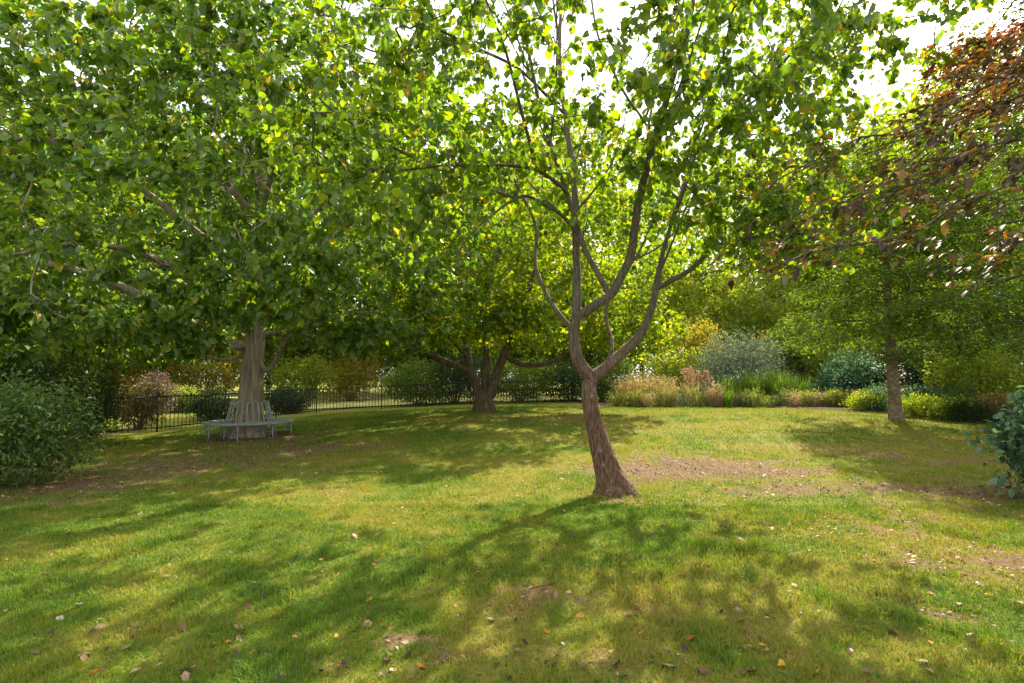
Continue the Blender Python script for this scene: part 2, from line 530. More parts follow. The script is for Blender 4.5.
def build_ground():
    ys = np.concatenate([np.linspace(-12, 0, 14)[:-1], np.linspace(0, 12, 220)[:-1], np.linspace(12, 32, 160)[:-1], np.geomspace(32, 900, 40)])
    xs = np.concatenate([-np.geomspace(24, 900, 26)[::-1][:-1], np.linspace(-24, -9, 90)[:-1], np.linspace(-9, 9, 300)[:-1], np.linspace(9, 24, 90)[:-1], np.geomspace(24, 900, 26)])
    X, Y = np.meshgrid(xs, ys)
    near = sstep(26, 10, Y)
    Z = zg(X, Y) + 0.012 * (fbm(X * 6, Y * 6, seed=5, oct=3) - 0.5) * near
    ny, nx = X.shape
    i = np.arange(ny - 1)[:, None] * nx + np.arange(nx - 1)[None, :]
    f = np.stack([i, i + 1, i + nx + 1, i + nx], -1).reshape(-1, 4)
    v = np.stack([X, Y, Z], -1).reshape(-1, 3)
    me = mesh_np("lawn", v, f, {"bare": bare_mask(X, Y).ravel(), "dry": dry_mask(X, Y).ravel()}, smooth=True)
    m, n, l, out = newmat("lawn_ground")
    ab = n.new("ShaderNodeAttribute"); ab.attribute_name = "bare"
    ad = n.new("ShaderNodeAttribute"); ad.attribute_name = "dry"
    tcn = n.new("ShaderNodeTexCoord")
    nz = n.new("ShaderNodeTexNoise"); nz.inputs['Scale'].default_value = 28; nz.inputs['Detail'].default_value = 8; nz.inputs['Roughness'].default_value = 0.7
    n3 = n.new("ShaderNodeTexNoise"); n3.inputs['Scale'].default_value = 1.1; n3.inputs['Detail'].default_value = 6
    l.new(tcn.outputs['Object'], nz.inputs['Vector']); l.new(tcn.outputs['Object'], n3.inputs['Vector'])
    g1 = ramp(n, [(0.3, (0.075, 0.100, 0.010)), (0.7, (0.17, 0.19, 0.018))]); l.new(nz.outputs['Fac'], g1.inputs['Fac'])
    g2 = ramp(n, [(0.3, (0.12, 0.115, 0.018)), (0.7, (0.27, 0.23, 0.05))]); l.new(nz.outputs['Fac'], g2.inputs['Fac'])
    g3 = ramp(n, [(0.3, (0.065, 0.040, 0.026)), (0.5, (0.155, 0.098, 0.064)), (0.75, (0.27, 0.185, 0.125))]); l.new(nz.outputs['Fac'], g3.inputs['Fac'])
    m1 = n.new("ShaderNodeMix"); m1.data_type = 'RGBA'; l.new(ad.outputs['Fac'], m1.inputs[0]); l.new(g1.outputs[0], m1.inputs[6]); l.new(g2.outputs[0], m1.inputs[7])
    m2 = n.new("ShaderNodeMix"); m2.data_type = 'RGBA'; l.new(ab.outputs['Fac'], m2.inputs[0]); l.new(m1.outputs[2], m2.inputs[6]); l.new(g3.outputs[0], m2.inputs[7])
    b = n.new("ShaderNodeBsdfPrincipled"); b.inputs['Roughness'].default_value = 0.95; b.inputs['Specular IOR Level'].default_value = 0.1
    l.new(m2.outputs[2], b.inputs['Base Color'])
    bp = n.new("ShaderNodeBump"); bp.inputs['Strength'].default_value = 0.8; bp.inputs['Distance'].default_value = 0.03
    l.new(nz.outputs['Fac'], bp.inputs['Height']); l.new(bp.outputs[0], b.inputs['Normal'])
    l.new(b.outputs[0], out.inputs[0])
    o = obj("lawn", me, m); tag(o, kind='structure')

    TX, TY, _ = G(614, 493)
    # grass blades, thinner and denser near the camera
    rng = np.random.default_rng(5)
    bands = [(1.6, 4.0, 9500, .038, .0042), (4.0, 7.0, 5200, .042, .0055), (7.0, 12.0, 1900, .048, .009), (12.0, 25.0, 620, .055, .016)]
    vs, fs, at, ad_, off = [], [], [], [], 0
    for y0, y1, dens, hgt, wd in bands:
        hw = 0.98 * y1 + 1.5
        N = int(dens * (y1 - y0) * 2 * hw)
        x = rng.uniform(-hw, hw, N); y = rng.uniform(y0, y1, N)
        k = np.abs(x) < 0.98 * y + 1.2
        k &= ~((x < -8.0) & (y > 12.5 + (x + 12) * 2.0) & (y > 13))
        bare = bare_mask(x, y); tuft = fbm(x * 5, y * 5, seed=77, oct=2)
        k &= rng.random(N) > bare * 0.66
        k &= rng.random(N) < 0.45 + 0.9 * tuft
        k &= ~((y > 23.3) | ((x > 11.6) & (y > 21.2)) | ((x > 13.2) & (y > 18.4)))
        x, y, bare, tuft = x[k], y[k], bare[k], tuft[k]; N = len(x)
        dry = dry_mask(x, y)
        foot = np.exp(-((x - TX) ** 2 + (y - TY) ** 2) / .16)
        base = np.stack([x, y, zg(x, y) - 0.004], -1)
        az = rng.uniform(0, 2 * math.pi, N); lean = rng.uniform(0.1, 1.1, N)
        h = hgt * rng.uniform(0.5, 1.35, N) * (0.6 + 0.8 * tuft) * (1 - 0.4 * bare) * (1 + 1.1 * foot) * (1 + .8 * sstep(.58, .75, fbm(x * 1.7, y * 1.7, seed=91, oct=3)))
        w = wd * rng.uniform(0.6, 1.3, N)
        d = np.stack([np.cos(az), np.sin(az), np.zeros(N)], -1)
        sd = np.stack([-np.sin(az), np.cos(az), np.zeros(N)], -1)
        up = np.array([0, 0, 1.0])
        mid = base + up * (h * 0.6)[:, None] + d * (h * lean * 0.3)[:, None]
        tip = base + up * (h * (1.0 - 0.25 * lean))[:, None] + d * (h * lean)[:, None]
        hwid = sd * (w / 2)[:, None]
        if y1 <= 7:
            v = np.stack([base - hwid, base + hwid, mid + hwid * .8, mid - hwid * .8, tip], 1).reshape(-1, 3)
            b0 = np.arange(N)[:, None] * 5 + off
            f = np.concatenate([b0 + [0, 1, 2], b0 + [0, 2, 3], b0 + [3, 2, 4]]); kk = 5
        else:
            v = np.stack([base - hwid, base + hwid, tip], 1).reshape(-1, 3)
            f = np.arange(N)[:, None] * 3 + off + np.array([[0, 1, 2]]); kk = 3
        off += len(v)
        r_ = np.clip(0.42 * rng.random(N) + 0.64 * dry * (0.35 + 0.65 * rng.random(N)) + 0.40 * bare + 0.25 * (rng.random(N) < .08), 0, 1)
        vs.append(v); fs.append(f); at.append(np.repeat(r_, kk))
    me = mesh_np("grass", np.concatenate(vs), np.concatenate(fs), {"rnd": np.concatenate(at)})
    gm = leafmat("grass_blade", [(0, (0.055, 0.130, 0.014)), (0.35, (0.118, 0.218, 0.022)), (0.65, (0.255, 0.270, 0.026)), (0.86, (0.32, 0.26, 0.065)), (1, (0.31, 0.21, 0.10))],
                 trans=0.42, tcol=(1.3, 1.25, 0.5), gloss=0.012, rough=0.6)
    tag(obj("grass", me, gm), "short mown lawn grass, lush on the left and worn round the leaning tree", "grass", kind='stuff')

    # clover and other small weeds in the turf
    N = 60000
    y = 2.0 + 10 * rng.random(N) ** .8; x = rng.uniform(-1, 1, N) * (y + 1)
    k = (fbm(x * 1.1 + 7, y * 1.1, seed=61, oct=3) > .585) & (fbm(x * 5, y * 5, seed=62, oct=2) > .45)
    x, y = x[k], y[k]; N = len(x)
    p = np.stack([x, y, zg(x, y) + rng.uniform(.012, .04, N)], -1)
    wm = leafmat("weed_leaf", [(0, (0.035, 0.085, 0.016)), (.7, (0.07, 0.14, 0.024)), (1, (0.13, 0.19, 0.035))], trans=.35, gloss=.02, rough=.5)
    tag(obj("clover", leaves("clover", p, rng.normal(0, 1, (N, 3)) * [1, 1, .3], rng.normal(0, .35, (N, 3)) + [0, 0, 1], rng.uniform(.012, .034, N), LEAF4, 1.0, rng), wm), "darker clover and small weeds growing through the turf", "weeds", kind='stuff')

    # meadow beyond the railings
    X, Y = np.meshgrid(np.linspace(-75, 6, 60), np.linspace(28.5, 80, 40))
    Z = zg(X, Y) + 0.006 + 0.10 * fbm(X * .3, Y * .3, seed=8)
    ny, nx = X.shape
    i = np.arange(ny - 1)[:, None] * nx + np.arange(nx - 1)[None, :]
    f = np.stack([i, i + 1, i + nx + 1, i + nx], -1).reshape(-1, 4)
    tag(obj("meadow", mesh_np("meadow", np.stack([X, Y, Z], -1).reshape(-1, 3), f, smooth=True), plainmat("meadow_grass", (0.38, 0.36, 0.12), 0.95, var=0.35, scale=0.8)), kind='structure')
    # earth of the planting bed
    edge = [(3.7, 23.5), (5.0, 23.1), (8, 23.0), (11.3, 21.9), (12.7, 19.8), (13.9, 17.6), (15.5, 15.2), (18, 13.5), (30, 13), (34, 24), (30, 34), (6, 34), (4.2, 27.5)]
    cx, cy = 14, 25
    vv = [(cx, cy, zgf(cx, cy) + 0.03)] + [(a, b_, zgf(a, b_) + 0.03) for a, b_ in edge]
    ff = [[0, q + 1, (q + 1) % len(edge) + 1] for q in range(len(edge))]
    rr = [1]
    # subdivide onto the ground
    V = []; Fq = []
    c0 = np.array([cx, cy])
    E = np.array(edge)
    dens = []
    for q in range(len(E)):
        a, b_ = E[q], E[(q + 1) % len(E)]
        for t in np.linspace(0, 1, 8)[:-1]: dens.append(a + (b_ - a) * t)
    dens = np.array(dens); nr = 14; M_ = len(dens)
    for k_ in range(nr + 1):
        p = c0 + (dens - c0) * (k_ / nr)
        p = p + (vnoise(p[:, 0] * 1.3, p[:, 1] * 1.3, seed=4)[:, None] - .5) * 0.5 * (k_ == nr)
        V.append(np.stack([p[:, 0], p[:, 1], zg(p[:, 0], p[:, 1]) + (0.05 if k_ < nr else -0.02)], -1))
    for k_ in range(nr):
        j = np.arange(M_); j2 = (j + 1) % M_
        Fq.append(np.stack([k_ * M_ + j, k_ * M_ + j2, (k_ + 1) * M_ + j2, (k_ + 1) * M_ + j], -1))
    tag(obj("flower_bed", mesh_np("flower_bed", np.concatenate(V), np.concatenate(Fq), smooth=True), plainmat("bed_earth", (0.05, 0.036, 0.022), 0.95, var=0.5, scale=6)), kind='structure')

build_ground()

# ------------------------------------------------------------------ materials of plants
BARK_RED = barkmat("bark_reddish", (0.040, 0.022, 0.014), (0.125, 0.070, 0.042), (0.24, 0.15, 0.10), lichen=(0.26, 0.24, 0.18), lich_amt=0.58, scale=(34, 34, 7), bump=1.0, upper=(0.185, 0.155, 0.115))
BARK_BENCH = barkmat("bark_pale_brown", (0.11, 0.085, 0.058), (0.27, 0.22, 0.155), (0.42, 0.35, 0.255), scale=(16, 16, 1.6), bump=0.8)
BARK_MID = barkmat("bark_brown", (0.035, 0.025, 0.015), (0.095, 0.068, 0.04), (0.18, 0.135, 0.085), lichen=(0.19, 0.19, 0.11), lich_amt=0.6, scale=(14, 14, 3))
BARK_BIRCH = barkmat("bark_banded", (0.06, 0.04, 0.026), (0.19, 0.14, 0.09), (0.36, 0.29, 0.20), lichen=(0.33, 0.31, 0.22), lich_amt=0.56, scale=(5, 5, 16), bump=1.0)
BARK_DARK = barkmat("bark_dark", (0.035, 0.026, 0.02), (0.085, 0.062, 0.045), (0.16, 0.13, 0.095))

LF_FRONT = leafmat("leaf_front", [(0, (0.035, 0.085, 0.012)), (0.5, (0.075, 0.150, 0.018)), (0.93, (0.125, 0.19, 0.022)), (0.985, (0.20, 0.20, 0.02)), (1, (0.34, 0.18, 0.02))], trans=0.62, tcol=(2.1, 1.9, 0.35), gloss=0.045, k=(1.5, 1.35, 0.75))
LF_BENCH = leafmat("leaf_bench", [(0, (0.030, 0.078, 0.016)), (0.55, (0.065, 0.130, 0.022)), (0.96, (0.11, 0.165, 0.026)), (1, (0.26, 0.22, 0.04))], trans=0.56, tcol=(2.0, 1.9, 0.4), gloss=0.075, rough=0.42, k=(1.75, 1.6, 0.85))
LF_MID = leafmat("leaf_mid", [(0, (0.040, 0.095, 0.012)), (0.6, (0.085, 0.155, 0.018)), (1, (0.17, 0.20, 0.022))], trans=0.60, tcol=(2.1, 1.8, 0.32), gloss=0.04, k=(1.65, 1.5, 0.75))
LF_BIRCH = leafmat("leaf_birch", [(0, (0.045, 0.095, 0.012)), (0.6, (0.095, 0.160, 0.020)), (1, (0.21, 0.25, 0.035))], trans=0.54, tcol=(1.7, 1.7, 0.45), gloss=0.02, rough=0.55)
LF_HORN = leafmat("leaf_horn", [(0, (0.028, 0.062, 0.010)), (0.6, (0.060, 0.110, 0.016)), (1, (0.14, 0.19, 0.028))], trans=0.52, tcol=(1.7, 1.7, 0.45), gloss=0.025, rough=0.5)
LF_COPPER = leafmat("leaf_copper", [(0, (0.026, 0.018, 0.012)), (0.35, (0.065, 0.034, 0.018)), (0.55, (0.075, 0.080, 0.018)), (0.80, (0.13, 0.13, 0.02)), (0.92, (0.26, 0.12, 0.02)), (1, (0.40, 0.22, 0.03))], trans=0.48, tcol=(2.0, 1.3, 0.35), gloss=0.07, rough=0.45)
LF_ORANGE = leafmat("leaf_orange", [(0, (0.10, 0.045, 0.012)), (0.5, (0.24, 0.085, 0.016)), (1, (0.36, 0.20, 0.03))], trans=0.5, tcol=(1.7, 1.1, 0.4), gloss=0.08)
LF_LIGHT = leafmat("leaf_light", [(0, (0.11, 0.18, 0.025)), (0.6, (0.19, 0.26, 0.035)), (1, (0.34, 0.34, 0.05))], trans=0.64, tcol=(1.7, 1.6, 0.45), gloss=0.02, rough=.55)
LF_YELLOW = leafmat("leaf_yellow", [(0, (0.16, 0.18, 0.025)), (0.6, (0.27, 0.26, 0.04)), (1, (0.38, 0.30, 0.06))], trans=0.58, tcol=(1.6, 1.4, 0.45), gloss=0.02, rough=.55)
LF_DARK = leafmat("leaf_dark", [(0, (0.020, 0.045, 0.014)), (0.7, (0.048, 0.092, 0.024)), (1, (0.09, 0.135, 0.036))], trans=0.36, gloss=0.03, rough=0.5)
LF_GREEN = leafmat("leaf_green", [(0, (0.055, 0.11, 0.02)), (0.6, (0.115, 0.18, 0.032)), (1, (0.21, 0.25, 0.045))], trans=0.58, tcol=(1.7, 1.65, 0.5), gloss=0.02, rough=.55)
LF_SHRUB = leafmat("leaf_shrub", [(0, (0.045, 0.095, 0.022)), (0.6, (0.095, 0.165, 0.036)), (1, (0.18, 0.25, 0.06))], trans=0.46, tcol=(1.6, 1.6, .5), gloss=0.045, rough=0.45)
LF_BLUE = leafmat("leaf_blue", [(0, (0.065, 0.10, 0.065)), (0.6, (0.15, 0.20, 0.14)), (1, (0.29, 0.33, 0.25))], trans=0.38, tcol=(1.2, 1.2, .8), gloss=0.03, rough=0.55)
LF_GLAUC = leafmat("leaf_glaucous", [(0, (0.025, 0.065, 0.040)), (0.6, (0.060, 0.125, 0.075)), (1, (0.17, 0.26, 0.17))], trans=0.40, tcol=(1.3, 1.4, .7), gloss=0.06, rough=0.5, k=(1.2, 1.25, 1.1))
LF_RUSSET = leafmat("leaf_russet", [(0, (0.12, 0.085, 0.045)), (0.6, (0.25, 0.175, 0.09)), (1, (0.38, 0.29, 0.15))], trans=0.48, tcol=(1.4, 1.2, .7), gloss=0.02)
LF_MUTED = leafmat("leaf_muted", [(0, (0.06, 0.065, 0.028)), (0.6, (0.13, 0.115, 0.05)), (1, (0.22, 0.16, 0.08))], trans=0.45, tcol=(1.4, 1.25, .6), gloss=0.02)
LF_PLUM = leafmat("leaf_plum", [(0, (0.10, 0.055, 0.045)), (0.6, (0.20, 0.13, 0.11)), (1, (0.34, 0.25, 0.2))], trans=0.35, tcol=(1.2, 1, .9), gloss=0.04)
LF_STRAW = leafmat("leaf_straw", [(0, (0.20, 0.17, 0.085)), (0.5, (0.36, 0.31, 0.15)), (1, (0.52, 0.42, 0.26))], trans=0.52, tcol=(1.35, 1.25, .8), gloss=0.02)
LF_SOFT = leafmat("leaf_soft", [(0, (0.11, 0.15, 0.04)), (0.6, (0.21, 0.26, 0.075)), (1, (0.36, 0.36, 0.15))], trans=0.52, tcol=(1.5, 1.45, .6), gloss=0.02)
LF_PINK = leafmat("leaf_seedhead", [(0, (0.30, 0.18, 0.13)), (1, (0.54, 0.37, 0.28))], trans=0.45, tcol=(1.3, 1.1, .9), gloss=0.02)
LF_IRIS = leafmat("leaf_sword", [(0, (0.05, 0.105, 0.018)), (0.7, (0.095, 0.17, 0.03)), (1, (0.19, 0.235, 0.05))], trans=0.45, tcol=(1.4, 1.4, .4), gloss=0.08, k=(1.4, 1.4, 0.8))

# ------------------------------------------------------------------ the leaning tree in the middle of the lawn
def front_tree():
    rng = np.random.default_rng(11)
    s = Skel()
    Y0 = G(614, 493)[1]
    b = np.array(G(614, 494))
    def L(pts, r0, r1, step=.12, zok=2.2):
        s.limb_add([P(px, py, Y0 + dy) for px, py, dy in pts], r0, r1, step if r0 < .1 else .05, zok)
    base = [(615, 499, 0), (613, 485, 0), (603, 455, -.02), (593, 418, -.04), (589, 392, -.03), (590, 378, -.02)]
    L(base, .210, .165)
    L([(590, 378, -.02), (577, 358, -.10), (574, 334, -.16), (576, 318, -.18)], .125, .108)
    L([(576, 318, -.18), (583, 313, -.25), (597, 304, -.34), (610, 296, -.42), (622, 275, -.52), (631, 255, -.62), (635, 226, -.8), (641, 190, -1.0), (655, 140, -1.3), (672, 80, -1.6), (690, 20, -1.9), (700, -60, -2.2)], .086, .015)
    L([(576, 318, -.18), (577, 293, -.12), (576, 241, 0), (574, 183, .15), (567, 128, .3), (560, 73, .45), (560, 30, .55), (564, -40, .7), (570, -120, .8)], .096, .022)
    L([(610, 296, -.42), (597, 272, -.35), (585, 249, -.3), (567, 194, -.3), (553, 150, -.4), (540, 106, -.5), (527, 44, -.7), (517, 0, -.9), (505, -60, -1.1)], .042, .014)
    L([(590, 378, -.02), (604, 369, .06), (622, 353, .15), (641, 333, .25), (652, 307, .3), (657, 282, .35), (663, 252, .4), (671, 225, .45), (679, 200, .5), (690, 160, .6), (705, 100, .8), (720, 30, 1.0), (735, -60, 1.2)], .148, .024)
    L([(655, 290, .35), (672, 280, .2), (690, 270, 0), (717, 246, -.3), (750, 238, -.7), (790, 236, -1.1)], .045, .014)
    L([(679, 200, .5), (662, 182, .45), (655, 160, .4), (648, 128, .3), (625, 94, .2), (608, 60, .1), (596, 28, 0), (588, -30, -.1)], .042, .013)
    L([(672, 222, .45), (684, 190, .2), (702, 140, -.1), (738, 110, -.5), (763, 82, -.8), (800, 44, -1.2), (820, 10, -1.5), (850, -40, -1.8)], .062, .018)
    L([(658, 178, .4), (672, 130, .5), (681, 88, .6), (687, 18, .8), (690, -60, 1)], .034, .012)
    L([(574, 330, -.16), (560, 315, -.05), (546, 293, .1), (535, 263, .2), (536, 227, .3), (520, 190, .5), (500, 150, .8)], .036, .012)
    L([(575, 230, 0), (560, 214, -.3), (545, 205, -.5), (527, 196, -.7), (510, 202, -.9), (486, 220, -1.2), (466, 240, -1.5), (455, 262, -1.7)], .024, .009)
    L([(567, 190, -.3), (530, 168, -.8), (461, 165, -1.4), (420, 168, -1.8), (384, 172, -2.1)], .024, .009)
    L([(560, 110, .3), (520, 70, -.4), (470, 45, -1.2), (420, 20, -1.8)], .024, .009)
    L([(605, 370, .06), (612, 345, .3), (606, 318, .5), (612, 290, .8), (640, 250, 1.3), (660, 200, 1.8)], .036, .012)
    L([(560, 60, .5), (530, -10, 1.4), (500, -80, 2.2)], .024, .012)
    L([(720, 30, 1.0), (780, -20, 1.8), (840, -80, 2.5)], .024, .012)
    src = np.nonzero(s.limb[:s.n] & (s.pos[:s.n, 2] > 3.0) & (s.flo[:s.n] > .014))[0]
    for q in range(46):
        i = int(rng.choice(src)); p0 = s.pos[i].copy()
        out_ = unit(np.array([p0[0] - .9, p0[1] - Y0, 0.0]) + rng.normal(0, .6, 3) * [1, 1, 0])
        d = unit(s.dir[i] * .45 + out_ * rng.uniform(.3, .9) + np.array([0, 0, rng.uniform(.1, .9)]))
        ln = rng.uniform(.9, 2.5); bend = rng.normal(0, .16, 3) * ln
        s.limb_add([p0, p0 + d * ln * .4 + bend * .6, p0 + d * ln * .75 + bend + [0, 0, .08 * ln], p0 + d * ln + bend * .7 + [0, 0, .22 * ln]], rng.uniform(.013, .024), .006, .12, 2.2)
    tg = [ell_points(rng, (1.1, Y0 - .3, 6.4), (4.0, 3.4, 2.7), 1500, 0.48, 0.475, 1.0, 3, 3.3),
          ell_points(rng, (-1.15, 5.5, 3.75), (1.05, 1.0, 0.8), 150, 0, .40, .6, 5, 2.75),
          ell_points(rng, (-0.6, 5.6, 5.2), (1.5, 1.4, 1.2), 230, 0, .42, .7, 6),
          ell_points(rng, (-1.9, 6.6, 5.0), (1.5, 1.5, 1.5), 230, 0, .42, .8, 6),
          ell_points(rng, (2.6, 6.3, 4.3), (1.3, 1.3, .8), 210, 0, .42, .7, 7),
          ell_points(rng, (3.6, 6.8, 3.55), (1.3, 1.0, .55), 260, 0, .40, .7, 8),
          ell_points(rng, (3.3, 10.4, 4.6), (2.1, 1.5, 1.1), 190, 0, .46, .7, 14),
          ell_points(rng, (4.7, 7.0, 6.2), (1.4, 1.5, 1.2), 170, 0, .44, .7, 16),
          ell_points(rng, (4.4, 8.0, 7.0), (1.8, 2.0, 1.6), 170, 0, .45, .8, 15),
          ell_points(rng, (0.3, 10.2, 5.8), (2.7, 1.8, 1.6), 170, 0, .44, .8, 10),
          ell_points(rng, (4.6, 9.0, 5.3), (1.8, 1.6, 1.3), 130, 0, .44, .8, 12),
          ell_points(rng, (2.0, 5.2, 5.0), (1.5, 1.2, .9), 190, 0, .42, .7, 9)]
    s.grow(np.concatenate(tg), rng, .14, .22, .35, sag=0.05)
    s.radii(.0035, 2.35); s.cap_limbs()
    bb = b.copy()
    t = thing("broadleaf_tree", "leaning forked tree with reddish brown fissured trunk in the middle of the lawn", "tree", tuple(b))
    obj("trunk", s.wood("front_trunk", b, bark_bump(.085, 1.1, 2.4, .75, .14, (0, 0, 0), 4, 5, .12), 48), BARK_RED, t)
    p, a, n, l = leaf_cloud(s, rng, 7, .104, .0095, droop=.9, up=.9, spread=.6, jit=.04, origin=b, keep=.56, lo=.5, hi=1.25)
    rnd = np.clip(rng.random(len(p)) ** 1.15, 0, 1)
    obj("crown", leaves("front_crown", p, a, n, l, LEAF8, .95, rng, rnd), LF_FRONT, t)
    print("front", s.n, len(p))
front_tree()

# ------------------------------------------------------------------ the broad tree with the bench round it
BENCH_C = G(249, 436)
def bench_tree():
    rng = np.random.default_rng(21)
    s = Skel()
    b = np.array(BENCH_C); Yb = b[1]
    s.limb_add([b + [0, 0, -.1], b + [0, 0, .5], b + [.02, 0, 1.3], b + [.06, 0, 2.3], b + [.1, .05, 3.4], b + [.05, 0, 4.8], b + [0, .1, 6.5], b + [.1, 0, 8.5]], .375, .14, .14, 2.2)
    def L(frm, pts, r0, r1): s.limb_add([b + np.array(q) for q in [frm] + pts], r0, r1, .2, 1.5)
    # long low limbs, some reaching towards the camera
    L((.05, 0, 2.4), [(-.7, -.5, 2.55), (-1.6, -1.2, 3.3), (-2.9, -2.2, 4.0), (-4.4, -3.2, 4.25), (-6.0, -4.0, 4.1)], .15, .03)
    L((.1, 0, 3.2), [(1.0, -.6, 3.7), (2.2, -1.6, 4.6), (3.6, -2.6, 5.2), (5.0, -3.4, 5.3)], .13, .03)
    L((.1, 0, 2.2), [(.45, -.1, 1.75), (.75, -.3, 1.95), (1.3, -.8, 2.6), (2.4, -1.2, 3.1), (3.8, -1.4, 3.2)], .07, .02)
    L((0, 0, 3.0), [(-.5, -1.2, 3.6), (-.9, -2.6, 4.2), (-1.3, -4.2, 4.2), (-1.6, -5.4, 3.7)], .12, .025)
    L((0, 0, 3.8), [(.8, -1.4, 4.8), (1.4, -3.0, 5.8), (1.9, -4.6, 6.2)], .12, .025)
    L((0, 0, 2.8), [(-1.0, .6, 3.4), (-2.6, 1.5, 4.3), (-4.6, 2.4, 4.8)], .13, .03)
    L((0, 0, 4.2), [(-1.2, -.8, 5.4), (-2.6, -1.8, 6.6), (-4.0, -2.6, 7.2)], .12, .03)
    L((0, 0, 4.8), [(.8, 1.0, 6.2), (2.0, 1.8, 7.4), (3.4, 2.2, 8.2)], .12, .03)
    L((0, 0, 5.6), [(1.0, -1.2, 7.0), (2.2, -2.4, 8.2)], .11, .03)
    L((0, 0, 6.0), [(-1.0, -1.4, 7.4), (-1.8, -3.0, 8.6)], .10, .03)
    L((0, 0, 3.2), [(.6, 1.4, 4.0), (1.2, 3.2, 4.6)], .11, .03)
    L((.05, 0, 2.5), [(-.5, -.9, 2.3), (-1.3, -2.0, 2.6), (-2.3, -3.2, 2.9), (-3.6, -4.2, 2.8)], .07, .02)
    L((.0, 0, 2.3), [(-.7, 0, 2.05), (-1.7, -.1, 2.3), (-3.2, -.2, 2.6), (-5.0, -.5, 2.7)], .06, .02)
    L((.05, 0, 2.7), [(.9, .3, 2.9), (2.2, .5, 3.1), (3.8, .6, 3.0)], .07, .02)
    c = b + np.array([-.2, -.6, 6.0])
    tg = [ell_points(rng, c, (7.4, 6.2, 5.0), 2100, .6, .42, 1.5, 3, b[2] + 2.5),
          ell_points(rng, c, (6.4, 5.2, 4.2), 480, 0, .45, 1.5, 13, b[2] + 2.9),
          ell_points(rng, b + [-.5, -2.2, 8.6], (6.8, 4.2, 2.2), 1150, 0, .42, 1.2, 23),
          ell_points(rng, b + [-5.5, -1.0, 5.5], (3.0, 3.5, 2.8), 420, 0, .42, 1.2, 24),
          ell_points(rng, b + [0.2, -3.6, 2.85], (1.7, 1.4, .75), 190, 0, .35, .9, 4),
          ell_points(rng, b + [-3.0, -4.4, 2.75], (2.0, 1.3, .85), 230, 0, .35, .9, 5),
          ell_points(rng, b + [-5.4, -3.0, 2.7], (1.8, 1.8, .75), 190, 0, .35, .9, 6),
          ell_points(rng, b + [2.4, -3.8, 3.9], (1.8, 1.4, 1.1), 180, 0, .35, .9, 7),
          ell_points(rng, b + [3.4, -0.6, 2.7], (1.6, 1.4, .6), 130, 0, .35, .9, 8),
          ell_points(rng, b + [-3.0, .8, 2.5], (2.2, 1.4, .5), 130, 0, .35, .9, 8)]
    s.grow(np.concatenate(tg), rng, .26, .16, .35, sag=.06)
    s.radii(.005, 2.3)
    s.cap_limbs(1.2)
    t = thing("broadleaf_tree", "broad tree with pale grooved trunk encircled by the metal bench", "tree", tuple(b))
    def fissure(pts, a, r):
        out = bark_bump(.05, .7, 2.2, .55, .22, (0, 0, 0), 3, 5)(pts, a, r)
        A, I = np.meshgrid(a, np.arange(len(pts)))
        z = pts[I][..., 2]
        x = np.abs(((A - FISS + math.pi) % (2 * math.pi)) - math.pi)
        return out * (1 - .34 * np.exp(-(x / .2) ** 2) * sstep(2.2, 1.5, z))
    FISS = 4.75
    obj("trunk", s.wood("bench_trunk", b, fissure, 40), BARK_BENCH, t)
    p, a, n, l = leaf_cloud(s, rng, 11, .185, .013, droop=.75, up=.8, spread=.75, jit=.065, origin=b, keep=.68, lo=.55, hi=1.25)
    obj("crown", leaves("bench_crown", p, a, n, l, LEAF8, .76, rng), LF_BENCH, t)
    print("bench", s.n, len(p))
bench_tree()

